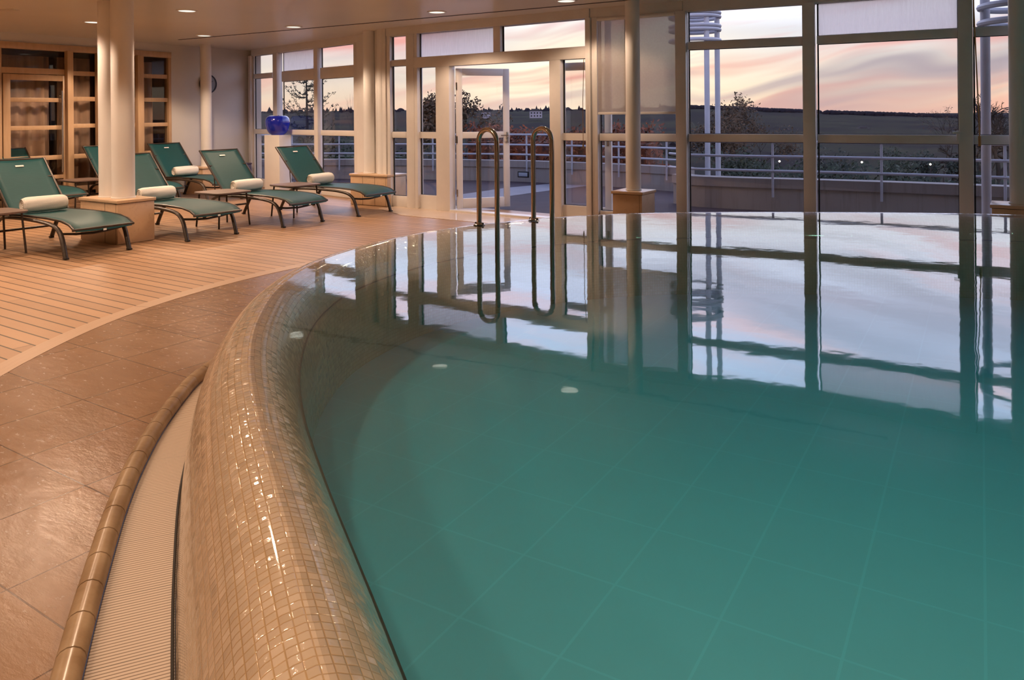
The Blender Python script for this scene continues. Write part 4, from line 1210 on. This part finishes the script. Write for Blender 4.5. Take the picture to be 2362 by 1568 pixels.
tree('bare_tree', 2175, 60, 244, -6, 6, .45, .02, 'leaf_brown', 1, .12, .3, 'small bare tree on the horizon left of the last post', 41, scale=.9)
tree('weeping_birch', 816, 40, 196, -5, 6, .22, .22, 'leaf_brown', 0, .1, .3, 'slender bare birch beside the twin columns', 44, scale=.5, r0=.05)
# conifer: up-swept limbs with needle tufts
def conifer(px, Y, ytop, zbase, label, seed):
    rn = random.Random(seed); X = (px - 1181) / F * Y; ztop = EYE + (HZ(px) - ytop) / F * Y; Ht = ztop - zbase
    e = empty('cedar_tree', (X, Y, zbase)); wd = MB(); nd = MB()
    wd.tube([(0, 0, 0), (.05, 0, Ht*.6), (0, 0, Ht)], .1, 7, radii=[.16, .09, .02])
    z = Ht * .25; k = 0
    while z < Ht * .98:
        for j in range(2):
            a = k * 2.4 + j * PI + rn.uniform(-.4, .4); k += 1
            f = (Ht - z) / Ht
            L_ = min(.30 + (Ht - z) * .62 * rn.uniform(.7, 1.1), 1.5 * rn.uniform(.8, 1.08))
            pts = []
            for i in range(8):
                t = i / 7; pts.append(Vector((math.cos(a)*L_*t, math.sin(a)*L_*t, z - .10*L_*math.sin(PI*t) + L_*.45*t*t)))
            wd.tube(pts, .02, 5, radii=[.028*(1 - .8*i/7) for i in range(8)])
            for i in range(1, 8):
                for _ in range(2): leafy(nd, pts[i] + Vector((rn.uniform(-.07,.07), rn.uniform(-.07,.07), rn.uniform(-.02,.05))), .08, 7, .07, rn)
        z += Ht * .019
    wd.build('branches', 'bark', e, ang=80); nd.build('foliage', 'needles', e, smooth=False)
    return tag(e, label, 'tree')
conifer(707, 40, 152, -6, 'dark cedar with upswept branches behind the white plinth window', 2)
# hedges
def hedge(name, P, z0, z1, w_, n, m_, label, seed, size=.10):
    rn = random.Random(seed); mb = MB()
    P = [Vector((x, y)) for x, y in P]; L_ = [(P[i+1]-P[i]).length for i in range(len(P)-1)]; tot = sum(L_)
    for i in range(n):
        s_ = rn.random() * tot; k = 0
        while s_ > L_[k]: s_ -= L_[k]; k += 1
        p = P[k].lerp(P[k+1], s_ / L_[k]); zt = z1 + .10 * math.sin(p.x * 2.1 + seed) + .06*math.sin(p.x*5.3)
        leafy(mb, (p.x + rn.uniform(-w_, w_), p.y + rn.uniform(-w_, w_), rn.uniform(z0, zt)), .16, 5, size, rn)
    for a, b in zip(P, P[1:]):
        mb.seg(a, b, 0, (b-a).length, z0, z1 - .25, w_ * 1.2)
    return tag(mb.build(name, m_, smooth=False), label, 'hedge', kind='stuff')
hedge('autumn_hedge', [(-.9, 18.0), (0, 17.6), (1.5, 16.6), (2.8, 15.6)], -1.2, .98, .45, 3200, 'leaf_red', 'red and orange autumn hedge behind the railing at the doors', 3, .09)
hedge('green_hedge', [(-7.5, 19.8), (-4, 18.9), (-2.6, 18.6)], -1.2, .62, .45, 1800, 'leaf_green', 'dark green hedge behind the far-left railing', 5, .09)
hedge('green_hedge', [(4.6, 15.4), (5.2, 14.4), (6.2, 13.2), (8.2, 11.8), (10.5, 10.6)], -1.6, .30, .6, 2600, 'leaf_green', 'dark green hedge below the railing outside the right windows', 8, .10)
def shrub(px, Y, ytop, wd, hgt, m_, label, seed):
    rn = random.Random(seed); X = (px - 1181) / F * Y; zt = EYE - (ytop - HZ(px)) / F * Y
    e = empty('garden_shrub', (X, Y, zt - hgt)); lv = MB(); st = MB()
    for k in range(9):
        a = rn.random() * 6.28; r = wd * .42 * math.sqrt(rn.random()); tip = Vector((r*math.cos(a), r*math.sin(a), hgt * rn.uniform(.5, .88)))
        st.tube([(0, 0, 0), (tip.x*.4, tip.y*.4, tip.z*.6), tip], .03, 5, radii=[.04, .025, .01]); leafy(lv, tip, wd * .2, 130, .16, rn)
        leafy(lv, (tip.x, tip.y, tip.z*.45), wd * .22, 110, .16, rn)
    st.build('stems', 'bark', e, ang=80); lv.build('foliage', m_, e, smooth=False)
    tag(e, label, 'shrub')
shrub(1700, 30, 338, 2.4, 2.6, 'leaf_green', 'dark rounded shrub behind the railing right of the steel poles', 51)
shrub(1925, 34, 346, 3.2, 2.4, 'needles', 'wide dark shrub beyond the railing left in the largest window', 52)
shrub(2075, 38, 340, 2.8, 2.6, 'leaf_green', 'dark shrub beyond the railing in the middle of the largest window', 53)
shrub(2185, 30, 350, 2.2, 2.2, 'needles', 'dark shrub below the bare tree at the last post', 54)
# far houses
def house(px, r, wd, hh, ztop, label, seed):
    X = (px - 1181) / F * r
    e = empty('far_house', (X, r, ztop - hh)); b_ = MB(); b_.box((0, 0, hh/2), (wd, wd*.5, hh), 0, 0); b_.build('wall', 'house', e, smooth=False)
    b_ = MB(); b_.prism([(-wd*.54, -wd*.3), (wd*.54, -wd*.3), (wd*.54, wd*.3), (-wd*.54, wd*.3)], hh, hh + .35); b_.box((0, 0, hh + .6), (wd*.6, wd*.3, .6)); b_.build('roof', 'house_roof', e, smooth=False)
    for i in range(4):
        for j in range(2):
            w2 = MB(); w2.box((-wd*.36 + i*wd*.24, -wd*.25 - .02, hh*(.3 + .42*j)), (wd*.11, .06, hh*.2)); w2.build('window', 'dark', e, smooth=False)
    tag(e, label, 'house')
house(1236, 330, 5.2, 3.0, EYE + (263 - 256)/F*330, 'pale distant apartment house above the right handrail', 1)
house(1121, 330, 3.6, 2.6, EYE + (264 - 259)/F*330, 'small pale distant house above the left handrail', 2)
house(1990, 260, 4.0, 1.3, EYE - (298 - 256.5)/F*260, 'low pale distant house in the valley behind the largest window', 3)
for k, (px, py, lab) in enumerate(((1987, 374, 'tiny glowing garden lamp behind the left part of the largest window'), (2145, 379, 'tiny glowing garden lamp near the last post behind the largest window'), (1797, 372, 'tiny glowing garden lamp left of the first big post'))):
    Y = 24; X = (px-1181)/F*Y; z = EYE - (py - HZ(px))/F*Y
    e = empty('garden_lamp', (X, Y, z)); b_ = MB(); b_.lathe([(0, -.03), (.024, -.02), (.03, 0), (.024, .02), (0, .03)], (0,0,0), 12); b_.build('globe', 'tiny_lamp', e)
    b_ = MB(); b_.tube([(0,0,-.03), (0,0,-4.5 - z)], .02, 6); b_.build('stake', 'dark', e); tag(e, lab, 'garden lamp', 'garden lamps below the terrace')
